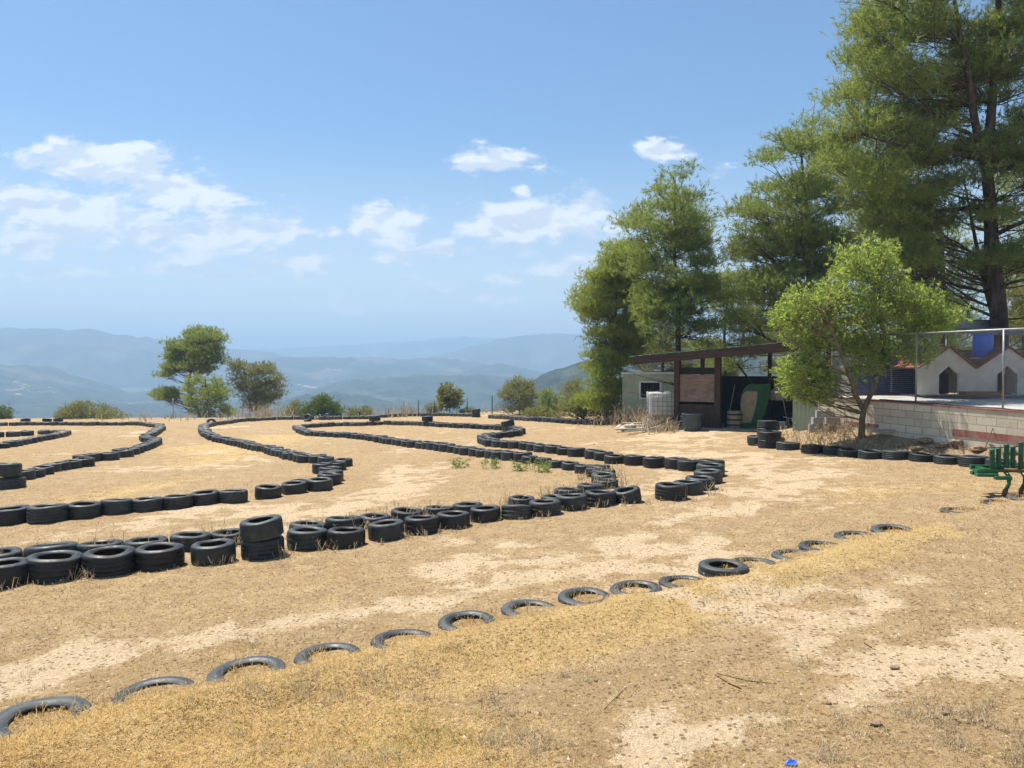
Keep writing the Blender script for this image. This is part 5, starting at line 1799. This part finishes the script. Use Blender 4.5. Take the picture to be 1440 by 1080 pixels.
for i, (pts, r, lab) in enumerate([([(1005, 950), (1025, 962), (1043, 970)], .006, 'thickest twig lying on the trampled straw'), ([(1008, 948), (1050, 958), (1085, 962)], .004, 'thin twig crossing behind the thickest twig'),
                                   ([(850, 998), (868, 980), (882, 966)], .004, 'bent twig at the edge of the golden straw'), ([(1215, 905), (1226, 912)], .006, 'short dark twig near the pale patch')]):
    r *= 0.6; P = [hit(a, b) + np.array([0, 0, .006]) for a, b in pts]
    o = MB().tube(P, r, 6).build('twig', M['dark_timber']); tag(o, lab, 'twig', GW)
p = hit(1112, 1077)
mb = MB(); b = mb.bm
v = [b.verts.new(q) for q in [(-.035, -.012, .004), (.03, -.018, .008), (.038, .012, .016), (.0, .018, .024), (-.032, .012, .010)]]
v2 = [b.verts.new(q.co + Vector((0, 0, .003))) for q in v]
b.faces.new(v); b.faces.new(v2[::-1])
for i in range(5): b.faces.new((v[i], v2[i], v2[(i + 1) % 5], v[(i + 1) % 5]))
o = mb.build('plastic_scrap', M['blue']); o.location = (p[0], p[1], p[2] + .005)
tag(o, 'tiny bright blue scrap of plastic on the ground', 'litter')

# ------------------------------------------------------------------ sky, sun, haze
SUN_EL, SUN_AZ = R(66), R(-48)           # azimuth from straight ahead, negative towards the hills
sd = Vector((math.sin(SUN_AZ) * math.cos(SUN_EL), math.cos(SUN_AZ) * math.cos(SUN_EL), math.sin(SUN_EL)))
sl_ = bpy.data.lights.new('sun', 'SUN'); sl_.energy = 4.6; sl_.angle = R(0.5); sl_.color = (1.0, 0.95, 0.87)
so = bpy.data.objects.new('sun', sl_); COL.objects.link(so)
so.rotation_euler = (-sd).to_track_quat('-Z', 'Y').to_euler()
so.location = sd * 50

world = bpy.data.worlds.new('World'); scene.world = world; world.use_nodes = True
nt = world.node_tree; nt.nodes.clear(); b = NB(nt)
sky = b.n('ShaderNodeTexSky'); sky.sky_type = 'NISHITA'; sky.sun_disc = False
sky.sun_elevation = SUN_EL; sky.sun_rotation = SUN_AZ; sky.altitude = 400; sky.air_density = 1.0; sky.dust_density = 0.6; sky.ozone_density = 4.0
bg = b.n('ShaderNodeBackground'); bg.inputs['Strength'].default_value = 0.074
dirv = b.n('ShaderNodeTexCoord').outputs['Generated']
sep = b.n('ShaderNodeSeparateXYZ'); nt.links.new(dirv, sep.inputs[0])
dy = b.math('MAXIMUM', sep.outputs[1], 0.05)
cu = b.math('DIVIDE', sep.outputs[0], dy); cv = b.math('DIVIDE', sep.outputs[2], dy)
uvc = b.n('ShaderNodeCombineXYZ'); nt.links.new(cu, uvc.inputs[0]); nt.links.new(cv, uvc.inputs[1])
uv0 = uvc.outputs[0]
strx = b.n('ShaderNodeMapping'); nt.links.new(uv0, strx.inputs['Vector']); strx.inputs['Scale'].default_value = (1.0, 2.1, 1.0)
nz = b.noise(strx.outputs[0], 11.0, 10, 0.55, 0.25)
nzb = b.noise(strx.outputs[0], 42.0, 8, 0.66, 0.3)
upm = b.n('ShaderNodeMapping'); nt.links.new(strx.outputs[0], upm.inputs['Vector']); upm.inputs['Location'].default_value = (-0.008, 0.022, 0)
nz_up = b.noise(upm.outputs[0], 11.0, 10, 0.55, 0.25)
wob = b.math('ADD', b.math('MULTIPLY', b.math('SUBTRACT', nz, 0.5), 3.1), b.math('MULTIPLY', b.math('SUBTRACT', nzb, 0.5), 1.5))
CLOUDS = [  # px, py, half width, half height, weight
    (140, 236, 105, 30, 1.0), (95, 228, 50, 22, .8), (245, 272, 95, 28, .85), (300, 285, 50, 18, .7), (355, 325, 95, 26, .8), (110, 305, 150, 30, .85), (20, 285, 50, 26, .85), (230, 330, 110, 24, .6), (60, 335, 170, 22, .6), (415, 368, 60, 12, .8),
    (40, 354, 50, 12, .8), (340, 387, 60, 9, .65), (240, 378, 60, 11, .6), (75, 386, 80, 9, .6), (430, 385, 90, 12, .4), (550, 312, 58, 27, 1.0), (620, 350, 24, 11, .9), (658, 352, 12, 8, .7), (560, 364, 24, 10, .6), (470, 328, 14, 12, .5),
    (695, 232, 56, 20, .8), (733, 269, 16, 12, .8), (762, 312, 105, 30, 1.0), (820, 298, 40, 26, .9), (700, 318, 45, 18, .9), (920, 213, 40, 15, .9), (713, 391, 30, 9, .8), (800, 378, 48, 16, .7), (745, 355, 14, 9, .5), (690, 420, 160, 14, .25), (1010, 250, 20, 12, .3)]
acc = None
for (px, py, hw, hh, wt) in CLOUDS:
    u0, v0 = (px - CX) / FPX, (HORIZ - py) / FPX
    d = b.vmath('SUBTRACT', uv0, (u0, v0, 0)); d = b.vmath('MULTIPLY', d.outputs[0], (FPX / hw, FPX / hh, 0))
    ln = b.vmath('LENGTH', d.outputs[0]).outputs['Value']
    f = b.math('MULTIPLY', b.math('SUBTRACT', 1.30, ln), wt)
    acc = f if acc is None else b.math('MAXIMUM', acc, f)
dens = b.math('ADD', b.math('MAXIMUM', acc, -1.3), wob)
front = b.maprange(sep.outputs[1], 0.05, 0.2)
cm = b.math('MULTIPLY', b.maprange(dens, 0.0, 0.62), front)
# light painted into the clouds: sunward sides whiter, bases greyer
shade = b.noise(strx.outputs[0], 16.0, 5, 0.55)
ccol = b.mix(b.maprange(b.math('ADD', b.math('MULTIPLY', b.math('SUBTRACT', nz, nz_up), 4.0), shade), 0.3, 0.72), (5.6, 6.1, 6.8), (7.8, 7.9, 8.0))
veil = b.math('MULTIPLY', b.maprange(sep.outputs[2], 0.30, 0.0), 0.75)
skyt = b.vmath('MULTIPLY', sky.outputs[0], (0.80, 0.98, 1.02)).outputs[0]
skyc = b.mix(veil, skyt, (7.6, 7.45, 7.3))
col = b.mix(b.math('MULTIPLY', cm, 0.92), skyc, ccol)
nt.links.new(col, bg.inputs['Color'])
wo = b.n('ShaderNodeOutputWorld'); nt.links.new(bg.outputs[0], wo.inputs['Surface'])

# haze: one closed box of thin air round everything
hm = bpy.data.materials.new('haze'); hm.use_nodes = True
nt = hm.node_tree; nt.nodes.clear()
pv = nt.nodes.new('ShaderNodeVolumePrincipled'); pv.inputs['Color'].default_value = (0.50, 0.74, 1.0, 1); pv.inputs['Density'].default_value = 6.2e-4; pv.inputs['Anisotropy'].default_value = 0.1
ho = nt.nodes.new('ShaderNodeOutputMaterial'); nt.links.new(pv.outputs[0], ho.inputs['Volume'])
zlo = min(min(v.co.z for v in hills.data.vertices), -76) - 1.0
zhi = max(max(v.co.z for v in hills.data.vertices), 22) + 4
mb = MB(); mb.box((0, 1000, (zlo + zhi) / 2), (14000, 12000, zhi - zlo))
hz_ = mb.build('haze', hm); tag(hz_, kind='stuff')

# ------------------------------------------------------------------ render settings
scene.view_settings.view_transform = 'Standard'
scene.view_settings.look = 'None'
scene.view_settings.exposure = 0.95
scene.view_settings.gamma = 1.0
scene.render.engine = 'CYCLES'
scene.cycles.use_denoising = True
scene.cycles.max_bounces = 6
scene.cycles.diffuse_bounces = 3
scene.cycles.volume_bounces = 0
scene.cycles.transparent_max_bounces = 8
print('TYRES', N_TYRES, 'haze top', zhi)
